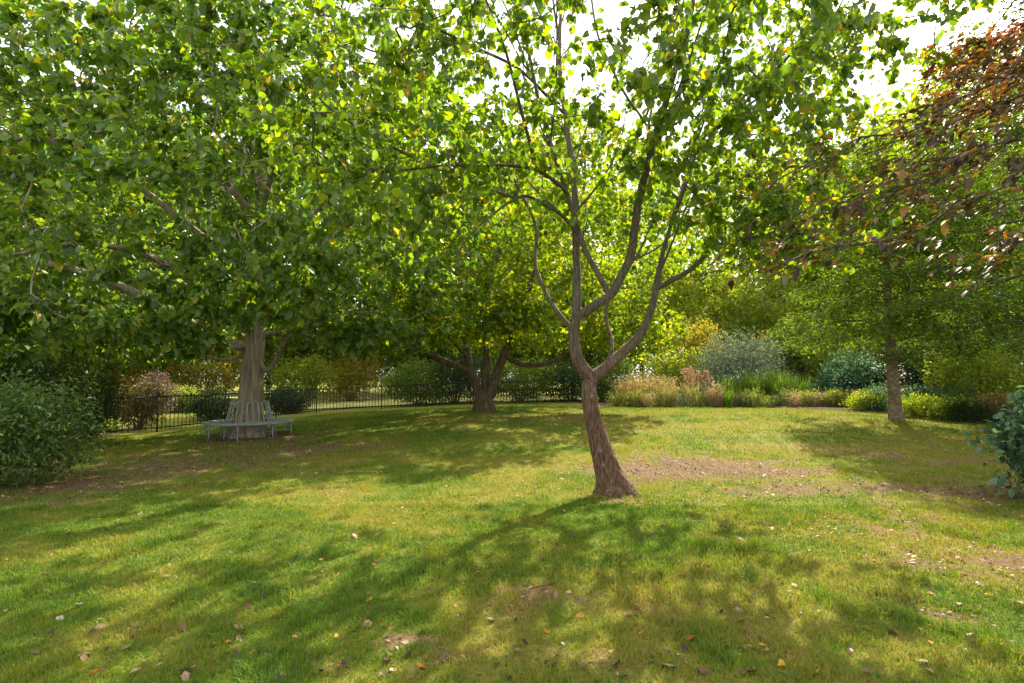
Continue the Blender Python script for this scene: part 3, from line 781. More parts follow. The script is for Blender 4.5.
# ------------------------------------------------------------------ the low spreading tree at the far end
def mid_tree():
    rng = np.random.default_rng(31)
    s = Skel()
    b = np.array(G(484, 412)); 
    s.limb_add([b + [0, 0, -.1], b + [0, 0, .25], b + [0, 0, .5]], .40, .34, .14, 3)
    def L(frm, pts, r0, r1): s.limb_add([b + np.array(q) for q in [frm] + pts], r0, r1, .2, 1.6)
    L((-.12, 0, .4), [(-.3, 0, 1.0), (-.55, 0, 1.7), (-.7, .2, 2.6), (-.9, .4, 4.2), (-1.2, .6, 6.0)], .18, .06)
    L((.02, .1, .5), [(.03, .2, 1.2), (.05, .4, 2.2), (.1, .9, 4.0), (.3, 1.2, 6.2)], .17, .06)
    L((.14, 0, .4), [(.34, 0, 1.0), (.62, -.1, 1.8), (.95, -.3, 2.6), (1.5, -.6, 4.0), (2.0, -.8, 5.6)], .19, .06)
    L((-.5, 0, 1.5), [(-1.1, -.2, 1.75), (-1.9, -.4, 2.1), (-2.6, -.7, 2.8), (-3.8, -1.0, 3.1), (-5.2, -1.2, 3.2)], .13, .03)
    L((.75, -.15, 2.1), [(1.5, -.2, 1.75), (2.5, -.3, 1.85), (3.2, -.4, 2.35), (4.4, -.5, 3.0), (5.6, -.5, 3.3)], .11, .03)
    L((-.6, .1, 2.0), [(-1.4, -1.0, 2.9), (-2.2, -2.2, 3.5)], .09, .03)
    L((.9, -.3, 2.5), [(1.2, -1.4, 3.2), (1.6, -2.8, 3.6)], .09, .03)
    c = b + np.array([.9, .2, 5.3])
    tg = [ell_points(rng, c, (6.6, 5.0, 3.9), 1700, .4, .44, 1.3, 4, b[2] + 2.35),
          ell_points(rng, b + [-3.6, -.8, 2.9], (2.4, 1.6, .8), 200, 0, .38, 1, 5),
          ell_points(rng, b + [5.2, .3, 3.2], (2.4, 2.0, 1.2), 230, 0, .38, 1, 6),
          ell_points(rng, b + [0, -3, 3.3], (2.6, 1.4, .8), 200, 0, .38, 1, 7)]
    s.grow(np.concatenate(tg), rng, .28, .16, .35, sag=.05)
    s.radii(.006, 2.3); s.cap_limbs(1.2)
    t = thing("broadleaf_tree", "low spreading multi-stemmed tree at the far end of the lawn beside the railings", "tree", tuple(b))
    obj("trunk", s.wood("mid_trunk", b, bark_bump(.07, .8, 2.2, .3, .2, (0, 0, 0), 8, 6), 20), BARK_MID, t)
    p, a, n, l = leaf_cloud(s, rng, 8, .165, .016, droop=.45, up=.9, spread=.8, jit=.13, origin=b)
    obj("crown", leaves("mid_crown", p, a, n, l, LEAF2, .95, rng), LF_MID, t)
    print("mid", s.n, len(p))
mid_tree()

# ------------------------------------------------------------------ the pale banded tree at the right of the bed
def layered_tree(seed, b, r0, H, reach, layers, z0, label, bark, mat, nt, per, size):
    rng = np.random.default_rng(seed)
    s = Skel()
    b = np.array(b, float)
    s.limb_add([b + [0, 0, -.1], b + [-.02, 0, 1.0], b + [-.06, 0, 2.4], b + [0, .1, 4.2], b + [.1, .2, H * .7], b + [0, .3, H]], r0, .06, .16, 2.1)
    for k in range(30):
        h = z0 - .1 + (H - z0 - .4) * (k / 30); az = k * 2.4 + rng.uniform(-.3, .3); ln = reach * (1 - .62 * k / 30) * rng.uniform(.75, 1.0)
        d = np.array([math.cos(az), math.sin(az), 0])
        s.limb_add([b + [0, 0, h], b + [0, 0, h + .25] + d * ln * .35, b + [0, 0, h + .15] + d * ln * .7, b + [0, 0, h - .25] + d * ln], .04, .010, .2, 2.0)
    tg = []
    for k in range(layers):
        q = k / layers; h = z0 + (H - z0) * q
        R_ = reach * (1.05 - .42 * q)
        p = ell_points(rng, b + [0, 0, h], (R_, R_, .30), int(nt * (1 - .5 * q)), .2, .42, .9, 4 + k + seed)
        p[:, 2] -= .5 * (np.hypot(p[:, 0] - b[0], p[:, 1] - b[1]) / R_) ** 2
        tg.append(p)
    s.grow(np.concatenate(tg), rng, .2, .12, .35, sag=.05)
    s.radii(.004, 2.3); s.cap_limbs(1.15)
    t = thing("broadleaf_tree", label, "tree", tuple(b))
    obj("trunk", s.wood("layered_trunk", b, bark_bump(.05, 5, 1.2, .25, .15, (0, 0, 0), 9, 5), 20), bark, t)
    p, a, n, l = leaf_cloud(s, rng, per, size, .013, droop=.2, up=1.6, spread=.8, jit=.10, origin=b, flat=True)
    obj("crown", leaves("layered_crown", p, a, n, l, LEAF2, .72, rng), mat, t)
    print("layered", s.n, len(p))
layered_tree(41, G(896, 420), .195, 9.5, 3.2, 8, 2.9, "tree with pale banded trunk standing at the right end of the flower bed", BARK_BIRCH, LF_BIRCH, 430, 8, .105)
layered_tree(43, (14.6, 12.2, zgf(14.6, 12.2)), .26, 11.5, 6.2, 9, 2.6, "dark layered tree overhanging the lawn from the right edge, its trunk out of the picture", BARK_DARK, LF_HORN, 560, 8, .10)

# ------------------------------------------------------------------ the copper-leaved tree reaching in from the right
def copper_tree():
    rng = np.random.default_rng(51)
    s = Skel()
    b = np.array([7.4, 4.6, 0.0]); b[2] = zgf(b[0], b[1])
    s.limb_add([b + [0, 0, -.1], b + [0, 0, 1.5], b + [-.1, 0, 3.2], b + [-.1, .1, 5.5], b + [0, .1, 8.0]], .27, .09, .16, 2.4)
    def L(h, pts, r0=.020, r1=.003):
        q_ = [b + [-.05, 0, h]] + [P(*q) for q in pts]
        c_ = catmull(q_, .35); c_[2:] = c_[2:] + rng.normal(0, .045, (len(c_) - 2, 3))
        s.limb_add(c_, r0, r1, .12, 1.0)
    L(4.3, [(1120, 20, 4.6), (1024, 88, 4.5), (930, 150, 4.4), (850, 196, 4.3), (775, 258, 4.2)])
    L(3.9, [(1120, 70, 4.4), (1024, 130, 4.2), (930, 175, 4.0), (850, 215, 3.9)])
    L(3.6, [(1130, 120, 4.3), (1024, 175, 4.2), (920, 225, 4.1), (830, 250, 4.1), (770, 275, 4.1)])
    L(4.6, [(1120, -30, 5.0), (1010, 70, 5.0), (900, 130, 4.9), (815, 165, 4.8), (760, 172, 4.8)])
    L(3.2, [(1130, 180, 4.3), (1040, 240, 4.2), (980, 275, 4.2)])
    L(5.2, [(1150, -60, 5.6), (1030, 30, 5.8), (960, 80, 5.9)])
    L(5.4, [(1100, -80, 6.4), (1000, 20, 6.8), (950, 70, 7.0)])
    L(5.8, [(1180, -100, 3.4), (1100, -20, 3.4)])
    # fine side twigs along those limbs
    limb = np.nonzero(s.limb[:s.n] & (s.pos[:s.n, 0] < 5.8))[0]
    tg = []
    for i in limb:
        for _ in range(4):
            o = np.array([rng.normal(0, .18) - .12, rng.normal(0, .24), rng.normal(-.05, .09)])
            tg.append(s.pos[i] + o)
    s.grow(np.array(tg), rng, .08, .2, .4, maxd=.7)
    oi = ell_points(rng, P(1005, 62, 6.4), (.95, .8, .5), 330, 0, .35, .4, 3)
    s.grow(oi, rng, .12, .2, .4)
    up = ell_points(rng, b + [0, .3, 8.2], (3.0, 3.0, 2.4), 160, .3, .4, 1, 3)
    s.grow(up, rng, .3, .1, .4)
    s.radii(.0028, 2.4); s.cap_limbs(1.1)
    t = thing("beech_tree", "copper-leaved tree reaching long drooping sprays in from the right edge", "tree", tuple(b))
    obj("trunk", s.wood("copper_trunk", b, bark_bump(.05, 1, 2, .3, .2), 18), BARK_DARK, t)
    p, a, n, l = leaf_cloud(s, rng, 3, .105, .0060, droop=.22, up=3.0, spread=.42, jit=.035, origin=b, keep=.8)
    far = (p + b)[:, 0] / (p + b)[:, 1]
    kk = rng.random(len(p)) < .36 + .58 * sstep(.5, .92, far)
    p, a, n, l = p[kk], a[kk], n[kk], l[kk]
    low = p[:, 0] < 0
    a[low] = np.array([-.85, -.15, -.38]) + rng.normal(0, .42, (low.sum(), 3)) * [1, 1, .6]
    rnd = rng.random(len(p)) ** 1.1
    q = p + b
    orange = (np.linalg.norm((q - np.array(P(1005, 62, 6.4))) / np.array([1.1, 1.1, .62]), axis=1) < 1.0)
    obj("crown", leaves("copper_crown", p[~orange], a[~orange], n[~orange], l[~orange], LEAF8, .50, rng, rnd[~orange]), LF_COPPER, t)
    oc = obj("crown", leaves("orange_crown", p[orange], a[orange], n[orange], l[orange], LEAF8, .75, rng), LF_ORANGE, t)
    tag(oc, "patch of orange autumn leaves in the crown")
    print("copper", s.n, len(p), orange.sum())
copper_tree()

# ------------------------------------------------------------------ background trees
def make_bg(name, seed, H, rad, zc, n, per, size, mat, bark, stems=1, clump=.45, spread=1.2, tr=.18, droop=.3):
    rng = np.random.default_rng(seed)
    s = Skel()
    b = np.zeros(3)
    for k in range(stems):
        o = np.array([rng.normal(0, .5), rng.normal(0, .4), 0]) * (stems > 1)
        s.limb_add([b + o * .2 + [0, 0, -.1], b + o * .6 + [rng.normal(0, .08), 0, H * .25], b + o * 1.6 + [rng.normal(0, .2), 0, H * .55], b + o * 2.2 + [0, 0, H * .85]], tr, tr * .25, .3, H * .15)
    tg = ell_points(rng, (0, 0, zc), rad, n, .35, clump, spread, seed, H * .12)
    s.grow(tg, rng, .4, .12, .35, sag=.04)
    s.radii(.008, 2.3); s.cap_limbs(1.2)
    t = thing(name, "x", "tree")
    obj("trunk", s.wood(name + "_trunk", b, None, 9, .014), bark, t)
    p, a, n_, l = leaf_cloud(s, rng, per, size, .022, droop=droop, up=.7, spread=.9, jit=size * 1.1)
    obj("crown", leaves(name + "_crown", p, a, n_, l, LEAF2, .8, rng), mat, t)
    print(name, s.n, len(p))
    return t

def put(proto, used, x, y, s, rz, label, group="background trees beyond the garden"):
    loc = (x, y, zgf(x, y) - .05)
    if not used[0]:
        used[0] = True
        proto.location = loc; proto.scale = s if isinstance(s, tuple) else (s,) * 3; proto.rotation_euler = (0, 0, rz)
        proto['label'] = label; proto['group'] = group
        return proto
    return dup(proto, loc, rz, s, label, "tree", group)

airy = make_bg("airy_tree", 61, 12, (4.2, 4.2, 5.2), 6.8, 900, 6, .25, LF_LIGHT, BARK_DARK, 1, .47, 1.4)
ua = [False]
put(airy, ua, 27.0, 47, 1.75, .3, "tall pale green airy tree rising behind the blue-grey shrub")
put(airy, ua, 37.0, 46, 1.6, 1.9, "tall pale green tree far back at the upper right")
put(airy, ua, 12.5, 52, 1.25, 4.0, "light yellow-green tree seen through the branches of the leaning tree")
put(airy, ua, -2.5, 50, 1.5, 2.4, "pale green tree far behind the low multi-stemmed tree")
put(airy, ua, 17.5, 37, .72, 5.0, "smaller yellow-green tree just behind the blue-grey shrub")
put(airy, ua, 23.0, 33, .78, .9, "light green tree behind the tree with the pale banded trunk")
put(airy, ua, 28.0, 25, .85, 2.0, "light green tree at the right edge behind the garden")
put(airy, ua, 24.5, 30, (1.05, 1.05, 1.4), 3.3, "tall light green tree behind the bed, right of the pale banded trunk")
put(airy, ua, 32.5, 50, 2.25, 4.4, "tallest light green tree, closing the view left of the white sky gap")
put(airy, ua, 28.5, 31, 1.75, 5.4, "tall light green tree at the upper right, right of the white sky gap")
put(airy, ua, 15.5, 41, .78, 2.9, "light green tree over the blue-grey shrub, beneath the white sky gap")
put(airy, ua, 6.0, 43, 1.9, 0.6, "tall light green tree straight behind the leaning tree")
put(airy, ua, 27.0, 62, 2.3, 1.2, "far tall pale tree between the leaning tree and the white sky gap")
put(airy, ua, -1.5, 37, 1.5, 3.9, "tall light green tree behind the low multi-stemmed tree's crown")
dense = make_bg("dense_tree", 62, 11, (5.2, 5.0, 4.8), 5.8, 1000, 11, .26, LF_GREEN, BARK_DARK, 1, .43, 1.6, .22)
ud = [False]
put(dense, ud, -17, 46, 2.2, .2, "dense green tree beyond the meadow directly behind the bench tree")
put(dense, ud, -31, 42, 2.2, 1.4, "dense green tree beyond the meadow at the far left")
put(dense, ud, -48, 52, 2.4, 3.2, "tall dark green tree at the extreme left horizon")
put(dense, ud, -6, 60, 2.0, 2.2, "far green tree in the gap between bench tree and multi-stemmed tree")
put(dense, ud, -25, 66, 1.4, 4.4, "far green tree standing across the meadow beyond the railings")
put(dense, ud, -23, 27, 1.1, 5.2, "green tree beyond the left end of the railings")
put(dense, ud, 4.5, 40, .85, 5.7, "dense green tree behind the dark hedge")
put(dense, ud, 24, 26, .62, 1.0, "small dense tree behind the bushes right of the pale banded trunk")
for q, (x, y, sc_) in enumerate([(-62, 66, 1.7), (-52, 78, 1.8), (-36, 80, 1.7), (-12, 82, 1.7), (2, 74, 1.6), (12, 70, 1.5), (24, 66, 1.4), (36, 62, 1.4), (48, 56, 1.5), (52, 42, 1.3), (44, 32, 1.1), (-38, 30, 1.2), (-30, 20, 1.1)]):
    put(dense, ud, x, y, sc_, q * 1.3, "green tree in the far wood, mostly hidden by nearer foliage")
for q, (x, y, sc_) in enumerate([(-56, 60, .9), (-46, 61, .8), (-37, 62, .85), (-28, 60, .8), (-20, 63, .85), (-13, 61, .75), (-5, 63, .85), (3, 60, .8), (-27, 33, .7), (-36, 36, .8)]):
    put(dense, ud, x, y, (sc_ * 1.3, sc_, sc_), 2.1 + q * 1.7, "low green tree closing the far side of the meadow")
yel = make_bg("yellow_tree", 63, 7, (3.4, 3.2, 3.0), 3.9, 500, 10, .18, LF_YELLOW, BARK_DARK, 2, .42, 1.2, .10)
uy = [False]
put(yel, uy, -17.5, 31, .75, .5, "small yellow tree beyond the left railings")
put(yel, uy, -13.5, 45, .9, 1.9, "small golden tree across the meadow left of the bench tree trunk")
put(yel, uy, 10.5, 32, .72, 3.0, "small golden tree behind the straw-coloured perennials")
put(yel, uy, 15.5, 30, .62, 4.1, "small yellowing tree right of the blue-grey shrub")

# ------------------------------------------------------------------ shrubs
def shrub(name, label, cat, x, y, rad, h, nl, size, mat, seed, tmpl=LEAF2, wid=.7, lumps=9, droop=.3, up=.6, group=None, stems=7, bark=None, z0=0.0, upright=0.0):
    rng = np.random.default_rng(seed)
    b = np.array([x, y, zgf(x, y)])
    t = thing(name, label, cat, tuple(b), 0, group)
    rx, ry = rad
    C, RR = [], []
    for k in range(lumps):
        az = k * 2.399 + rng.uniform(-.4, .4); q = math.sqrt((k + .5) / lumps) * .72
        hh = h * (rng.uniform(.35, .72) * (1 - .45 * q * q))
        C.append([math.cos(az) * q * rx, math.sin(az) * q * ry, hh + z0]); RR.append([rx * rng.uniform(.30, .5), ry * rng.uniform(.30, .5), min(hh * .98, h * rng.uniform(.26, .42))])
    C.append([0, 0, h * .5]); RR.append([rx * .7, ry * .7, h * .48])
    C, RR = np.array(C), np.array(RR)
    w = RR[:, 0] * RR[:, 1] + RR[:, 0] * RR[:, 2]; w = w / w.sum()
    i = rng.choice(len(C), nl, p=w)
    u = unit(rng.normal(size=(nl, 3))); rr = (1 - .5 * rng.random((nl, 1)) ** 1.7)
    p = C[i] + u * RR[i] * rr
    nz = fbm(p[:, 0] * 2.2 + 40, p[:, 1] * 2.2 + 40, p[:, 2] * 2.2 + 40, seed, 2)
    k = (p[:, 2] > .02) & (nz > .38)
    p, u = p[k], u[k]; N = len(p)
    p = p + rng.normal(0, size * .7, (N, 3)); p[:, 2] = np.maximum(p[:, 2], .02)
    ax = unit(u * .7 + rng.normal(0, .7, (N, 3)) + np.array([0, 0, -droop + upright]))
    nr = u * .5 + rng.normal(0, .5, (N, 3)) + np.array([0, 0, up])
    obj("foliage", leaves(name + "_foliage", p, ax, nr, size * rng.uniform(.6, 1.3, N), tmpl, wid, rng), mat, t)
    g = Geo()
    for k in range(stems):
        e = C[k % len(C)]
        a = np.array([e[0] * .15, e[1] * .15, -.03]); m_ = np.array([e[0] * .5 + rng.normal(0, .05), e[1] * .5, e[2] * .55])
        pts = catmull([a, m_, e], max(.12, h * .1))
        g.tube(pts, np.linspace(.012 + .012 * h, .006, len(pts)), 5)
        for q in range(3):
            d = unit(rng.normal(size=3)) * RR[k % len(C)] * .8
            g.tube(catmull([pts[len(pts) // 2], (pts[-1] + e + d) / 2, e + d], .2), .006, 4)
    obj("stems", g.mesh(name + "_stems", True), bark or BARK_DARK, t)
    return t

def at(px, Y): return (px - 512) / FPX * Y

# left edge
shrub("leafy_shrub", "large leafy shrub at the left edge of the lawn", "shrub", -7.95, 8.0, (1.5, 1.5), 1.85, 15000, .088, LF_SHRUB, 71, LEAF4, .6, 14)
shrub("leafy_shrub", "tall dark shrub half hidden behind the leafy shrub at left", "shrub", -11.2, 12.0, (2.2, 1.8), 2.6, 10000, .11, LF_DARK, 72, LEAF4, .6, 12)
shrub("yew_bush", "near black evergreen bush at the left end of the railings", "shrub", at(96, 14.5), 14.5, (.75, .75), 1.95, 7000, .085, LF_DARK, 73, LEAF2, .45, 8, upright=.5)
shrub("russet_shrub", "muted brownish shrub behind the railings near the black evergreen", "shrub", at(140, 17.8), 17.9, (.95, .9), 1.7, 4200, .09, LF_MUTED, 74)
shrub("plum_shrub", "pinkish shrub topping the railings left of the bench tree", "shrub", at(160, 25), 25, (.75, .7), 2.1, 2400, .10, LF_PLUM, 75)
shrub("round_shrub", "dark round bush behind the railings just left of the bench", "shrub", at(213, 21.6), 21.6, (.95, .8), 1.3, 4500, .10, LF_DARK, 76)
shrub("round_shrub", "dark low bush behind the railings just right of the bench tree", "shrub", at(284, 24.6), 24.8, (1.15, .8), 1.25, 5000, .11, LF_DARK, 77)
shrub("golden_shrub", "yellow-green shrub across the meadow right of the bench tree", "shrub", at(300, 36), 36, (2.6, 1.8), 3.3, 5500, .17, LF_LIGHT, 78)
shrub("golden_shrub", "pale golden shrub across the meadow near the far railings", "shrub", at(352, 40), 40, (2.4, 1.8), 3.6, 5500, .17, LF_YELLOW, 79)
shrub("golden_shrub", "yellow-green shrub seen through the railings left of the bench", "shrub", at(182, 27), 27, (1.4, 1.1), 1.3, 4000, .12, LF_LIGHT, 80)
shrub("golden_shrub", "bright yellow shrub under the low boughs at left", "shrub", at(140, 30), 30, (2.6, 2.0), 3.8, 6000, .15, LF_YELLOW, 81)
# hedge of separate bushes behind the multi-stemmed tree
hb = [(418, 27.6, 2.0, 2.4, "dark glossy bush in the hedge, left of the multi-stemmed tree"), (455, 28.2, 2.5, 2.8, "tallest dark bush of the hedge, behind the multi-stemmed trunk"),
      (520, 28.0, 2.4, 2.3, "dark bush of the hedge right of the multi-stemmed trunk"), (570, 28.6, 2.4, 2.1, "rightmost dark bush of the hedge, behind the leaning trunk")]
for k, (px, Y, rx, h, lb) in enumerate(hb):
    shrub("hedge_bush", lb, "shrub", at(px, Y), Y, (rx, 1.7), h, 8500, .14, [LF_GREEN, LF_DARK, LF_GREEN, LF_DARK][k], 90 + k, LEAF2, .55, 12, group="dark hedge bushes at the end of the lawn")
# right side
shrub("grey_shrub", "large blue-grey shrub behind the flower bed", "shrub", at(735, 26.5), 26.5, (2.5, 1.9), 3.7, 12000, .15, LF_BLUE, 101, LEAF2, .42, 14)
shrub("leafy_shrub", "green bush with drooping leaves left of the pale banded trunk", "shrub", at(800, 28.5), 28.5, (2.4, 1.7), 4.6, 9500, .16, LF_GREEN, 102)
shrub("grey_shrub", "silvery green shrub beside the pale banded trunk", "shrub", at(852, 24), 24, (1.7, 1.4), 2.6, 7500, .15, LF_GLAUC, 103)
shrub("leafy_shrub", "light yellow-green bush between the drooping green bush and the silvery shrub", "shrub", at(828, 27), 27, (1.8, 1.4), 4.0, 8000, .14, LF_LIGHT, 110)
shrub("leafy_shrub", "dark bush behind the pale banded trunk", "shrub", at(925, 23), 23, (2.2, 1.6), 3.2, 7500, .14, LF_DARK, 104)
shrub("leafy_shrub", "light green bush at the back of the bed, right of the banded trunk", "shrub", at(972, 19.5), 19.5, (2.0, 1.5), 2.9, 8500, .12, LF_LIGHT, 105)
shrub("leafy_shrub", "yellowish bush at the right edge behind the bed", "shrub", at(1035, 20), 20, (2.4, 1.6), 3.4, 6500, .13, LF_GREEN, 106)
shrub("leafy_shrub", "green bush seen just right of the leaning trunk at the end of the lawn", "shrub", at(612, 29.5), 29.5, (1.9, 1.4), 2.3, 6000, .15, LF_GREEN, 109)
shrub("leafy_shrub", "green bush behind the brown seed heads", "shrub", at(672, 29), 29, (2.2, 1.5), 3.0, 7000, .15, LF_LIGHT, 107)
shrub("bluish_shrub", "bluish green broad-leaved shrub at the right edge of the lawn", "shrub", 7.5, 7.2, (1.0, .9), 1.75, 4600, .11, LF_GLAUC, 108, LEAF8, .72, 11, droop=.2, up=.9)
lowb = [(866, 20.5, .9, .75, LF_LIGHT), (915, 18.2, .85, .75, LF_LIGHT), (948, 17.2, .8, .8, LF_GREEN), (968, 16.7, .65, .7, LF_DARK), (880, 20.2, .9, 1.0, LF_GLAUC), (935, 19.2, 1.2, 1.15, LF_GLAUC), (1000, 16.8, .8, .9, LF_RUSSET)]
lbl = ["pale low plant left of the banded trunk", "low light green plant just right of the banded trunk", "low green plant in the right part of the bed", "dark low plant at the bed's right corner",
       "silvery low plant behind the banded trunk", "silvery plant in the second row right of the banded trunk", "brownish low plant at the far right of the bed"]
for k, (px, Y, r, h, m_) in enumerate(lowb):
    shrub("low_plant", lbl[k], "plant", at(px, Y), Y, (r, r * .8), h, 3000, .085, m_, 120 + k, LEAF2, .5, 7, upright=.4, group="low plants at the right end of the bed")

# ------------------------------------------------------------------ perennials in the bed
def blades(n, h, spread, w, lean, rng, segs=4):
    v, f, at_ = [], [], []
    for k in range(n):
        az = rng.uniform(0, 6.283); r0 = spread * math.sqrt(rng.random()) * .55
        b = np.array([math.cos(az) * r0, math.sin(az) * r0, -.02]); a2 = az + rng.normal(0, .7)
        d = np.array([math.cos(a2), math.sin(a2), 0]); sd = np.array([-d[1], d[0], 0])
        hh = h * rng.uniform(.6, 1.12); le = lean * rng.uniform(.2, 1.3)
        base = len(v)
        for q in range(segs + 1):
            u = q / segs
            c = b + d * le * hh * u ** 2 + np.array([0, 0, hh * (u - .25 * le * u ** 3)])
            ww = w * (1 - u) ** .6 * .5 + .0006
            v += [c - sd * ww, c + sd * ww]
        for q in range(segs):
            f.append([base + 2 * q, base + 2 * q + 1, base + 2 * q + 3, base + 2 * q + 2])
        at_ += [rng.random()] * (2 * (segs + 1))
    return np.array(v), np.array(f), np.array(at_)

def clump(name, label, x, y, n, h, spread, w, lean, mat, seed, group, heads=0, head_mat=None, leafn=0, leaf_mat=None):
    rng = np.random.default_rng(seed)
    t = thing(name, label, "plant", (x, y, zgf(x, y) + .03), 0, group)
    v, f, a = blades(n, h, spread, w, lean, rng)
    obj("stems", mesh_np(name + "_stems", v, f, {"rnd": a}), mat, t)
    for q in range(heads):
        c = np.array([rng.normal(0, spread * .45), rng.normal(0, spread * .35), h * rng.uniform(.75, 1.15)])
        N = 90
        p = c + np.stack([rng.normal(0, .022, N), rng.normal(0, .022, N), rng.uniform(-.14, .10, N)], -1)
        me_ = leaves(name + "_head", p, rng.normal(0, .6, (N, 3)) + [0, 0, 1], rng.normal(size=(N, 3)), rng.uniform(.03, .065, N), LEAF2, .6, rng)
        obj("seed_head", me_, head_mat, t)
    if leafn:
        p = np.stack([rng.normal(0, spread * .5, leafn), rng.normal(0, spread * .4, leafn), h * rng.beta(1.6, 1.9, leafn)], -1)
        obj("foliage", leaves(name + "_foliage", p, rng.normal(0, .7, (leafn, 3)) + [0, 0, .4], rng.normal(0, .6, (leafn, 3)) + [0, 0, .6], rng.uniform(.05, .13, leafn), LEAF2, .32, rng), leaf_mat, t)
    return t

GP = "low perennials edging the flower bed"
rngp = np.random.default_rng(201)
def edge_y(px):
    return float(np.interp(px, [600, 640, 700, 780, 850, 900], [23.6, 23.3, 23.1, 22.9, 22.2, 19.8]))
front_row = [("feathery straw-coloured perennial along the front of the bed", LF_STRAW, LF_LIGHT, .70), ("soft green perennial along the front of the bed", LF_SOFT, LF_SOFT, .62),
             ("tawny pinkish perennial with upright stems along the front of the bed", LF_PINK, LF_STRAW, .72), ("grey-green mounded perennial along the front of the bed", LF_SOFT, LF_BLUE, .50)]
pat = [1, 0, 3, 1, 2, 0, 1, 2, 3, 0, 1, 0, 2, 2, 0, 1, 3, 1]
for k, px in enumerate(np.arange(616, 893, 8.0)):
    lb, m1, m2, h = front_row[pat[k % 18]]
    Y = edge_y(px) + rngp.uniform(-.15, .75)
    if px > 800: h *= .85
    clump("border_perennial", lb, at(px + rngp.uniform(-3, 3), Y), Y, 70, h * rngp.uniform(.7, 1.5), rngp.uniform(.35, .6), .013, .42, m1, 300 + k, GP, leafn=520, leaf_mat=m2)
for k, (px, dy, h) in enumerate([(625, 1.2, 1.25), (640, 1.0, 1.35), (655, 1.3, 1.3), (668, 1.1, 1.2)]):
    Y = edge_y(px) + dy
    clump("twiggy_perennial", "twiggy brown perennial clump at the left end of the bed", at(px, Y), Y, 170, h * 1.12, .6, .014, .5, LF_RUSSET, 340 + k, "twiggy brown perennials", leafn=1000, leaf_mat=LF_STRAW)
for k, (px, h) in enumerate([(687, 1.45), (696, 1.3), (706, 1.25)]):
    Y = edge_y(px) + 1.2
    clump("plumed_perennial", ["tallest pinkish plumed perennial in the bed", "pinkish plumed perennial in the middle of three", "pinkish plumed perennial nearest the sword-leaved clumps"][k], at(px, Y), Y, 60, h, .32, .010, .25, LF_STRAW, 350 + k, "pinkish plumed perennials", heads=12, head_mat=LF_PINK, leafn=160, leaf_mat=LF_STRAW)
for k, px in enumerate([726, 740, 752, 764, 776, 788, 800, 808]):
    Y = edge_y(px) + 1.5 + (k % 2) * .5
    clump("sword_leaved_plant", "bright green sword-leaved clump behind the straw-coloured edging", at(px, Y), Y, 150, [1.45, 1.5, 1.65, 1.75, 1.7, 1.55, 1.35, 1.1][k], .55, .045, .33, LF_IRIS, 360 + k, "sword-leaved clumps in the bed")
clump("sword_leaved_plant", "single yellow-green sword-leaved clump at the front of the bed", at(727, 22.9), 22.9, 90, .85, .32, .04, .4, LF_IRIS, 371, None)

# ------------------------------------------------------------------ railings
def fence():
    pts = [(-17.0, 10.5), (-12.9, 13.6), (-10.75, 16.5), (-8.75, 24.3), (-6.2, 25.8), (-2.0, 26.2), (1.2, 26.4)]
    t = thing("iron_fence", "black iron railings running behind the bench tree to the hedge", "fence", (pts[2][0], pts[2][1], 0))
    o = np.array([pts[2][0], pts[2][1], 0])
    iron = plainmat("black_iron", (0.022, 0.020, 0.018), 0.75, 0.0)
    h = 1.12
    def post(x, y):
        g = Geo(); z = zgf(x, y)
        g.box((x - o[0], y - o[1], z + h / 2 - .02), (.038, .038, h + .1)); g.tube([(x - o[0], y - o[1], z + h + .03), (x - o[0], y - o[1], z + h + .07), (x - o[0], y - o[1], z + h + .12)], [.024, .028, .004], 8)
        obj("post", g.mesh("fence_post"), iron, t)
    for a, b in zip(pts[:-1], pts[1:]):
        a, b = np.array(a), np.array(b); Ln = np.linalg.norm(b - a); nb = max(1, round(Ln / 2.4))
        for k in range(nb):
            p0, p1 = a + (b - a) * k / nb, a + (b - a) * (k + 1) / nb
            post(*p0)
            g = Geo(); gr = Geo(); m = max(2, int(np.linalg.norm(p1 - p0) / .145))
            for q in range(1, m):
                p = p0 + (p1 - p0) * q / m; z = zgf(*p)
                g.tube([(p[0] - o[0], p[1] - o[1], z + .06), (p[0] - o[0], p[1] - o[1], z + h - .02), (p[0] - o[0], p[1] - o[1], z + h + .02)], [.012, .012, .004], 5)
            obj("bar_panel", g.mesh("fence_bars"), iron, t)
            for hz, rn in ((h - .05, .02), (.13, .02)):
                gr = Geo()
                z0, z1 = zgf(*p0) + hz, zgf(*p1) + hz
                d = p1 - p0; ln = np.linalg.norm(d); az = math.atan2(d[1], d[0]); pitch = math.atan2(z1 - z0, ln)
                M = Matrix.Rotation(az, 4, 'Z') @ Matrix.Rotation(-pitch, 4, 'Y')
                gr.box(((p0[0] + p1[0]) / 2 - o[0], (p0[1] + p1[1]) / 2 - o[1], (z0 + z1) / 2), (ln - .056, .012, .038), M=M)
                obj("rail", gr.mesh("fence_rail"), iron, t)
    post(*pts[-1])
fence()

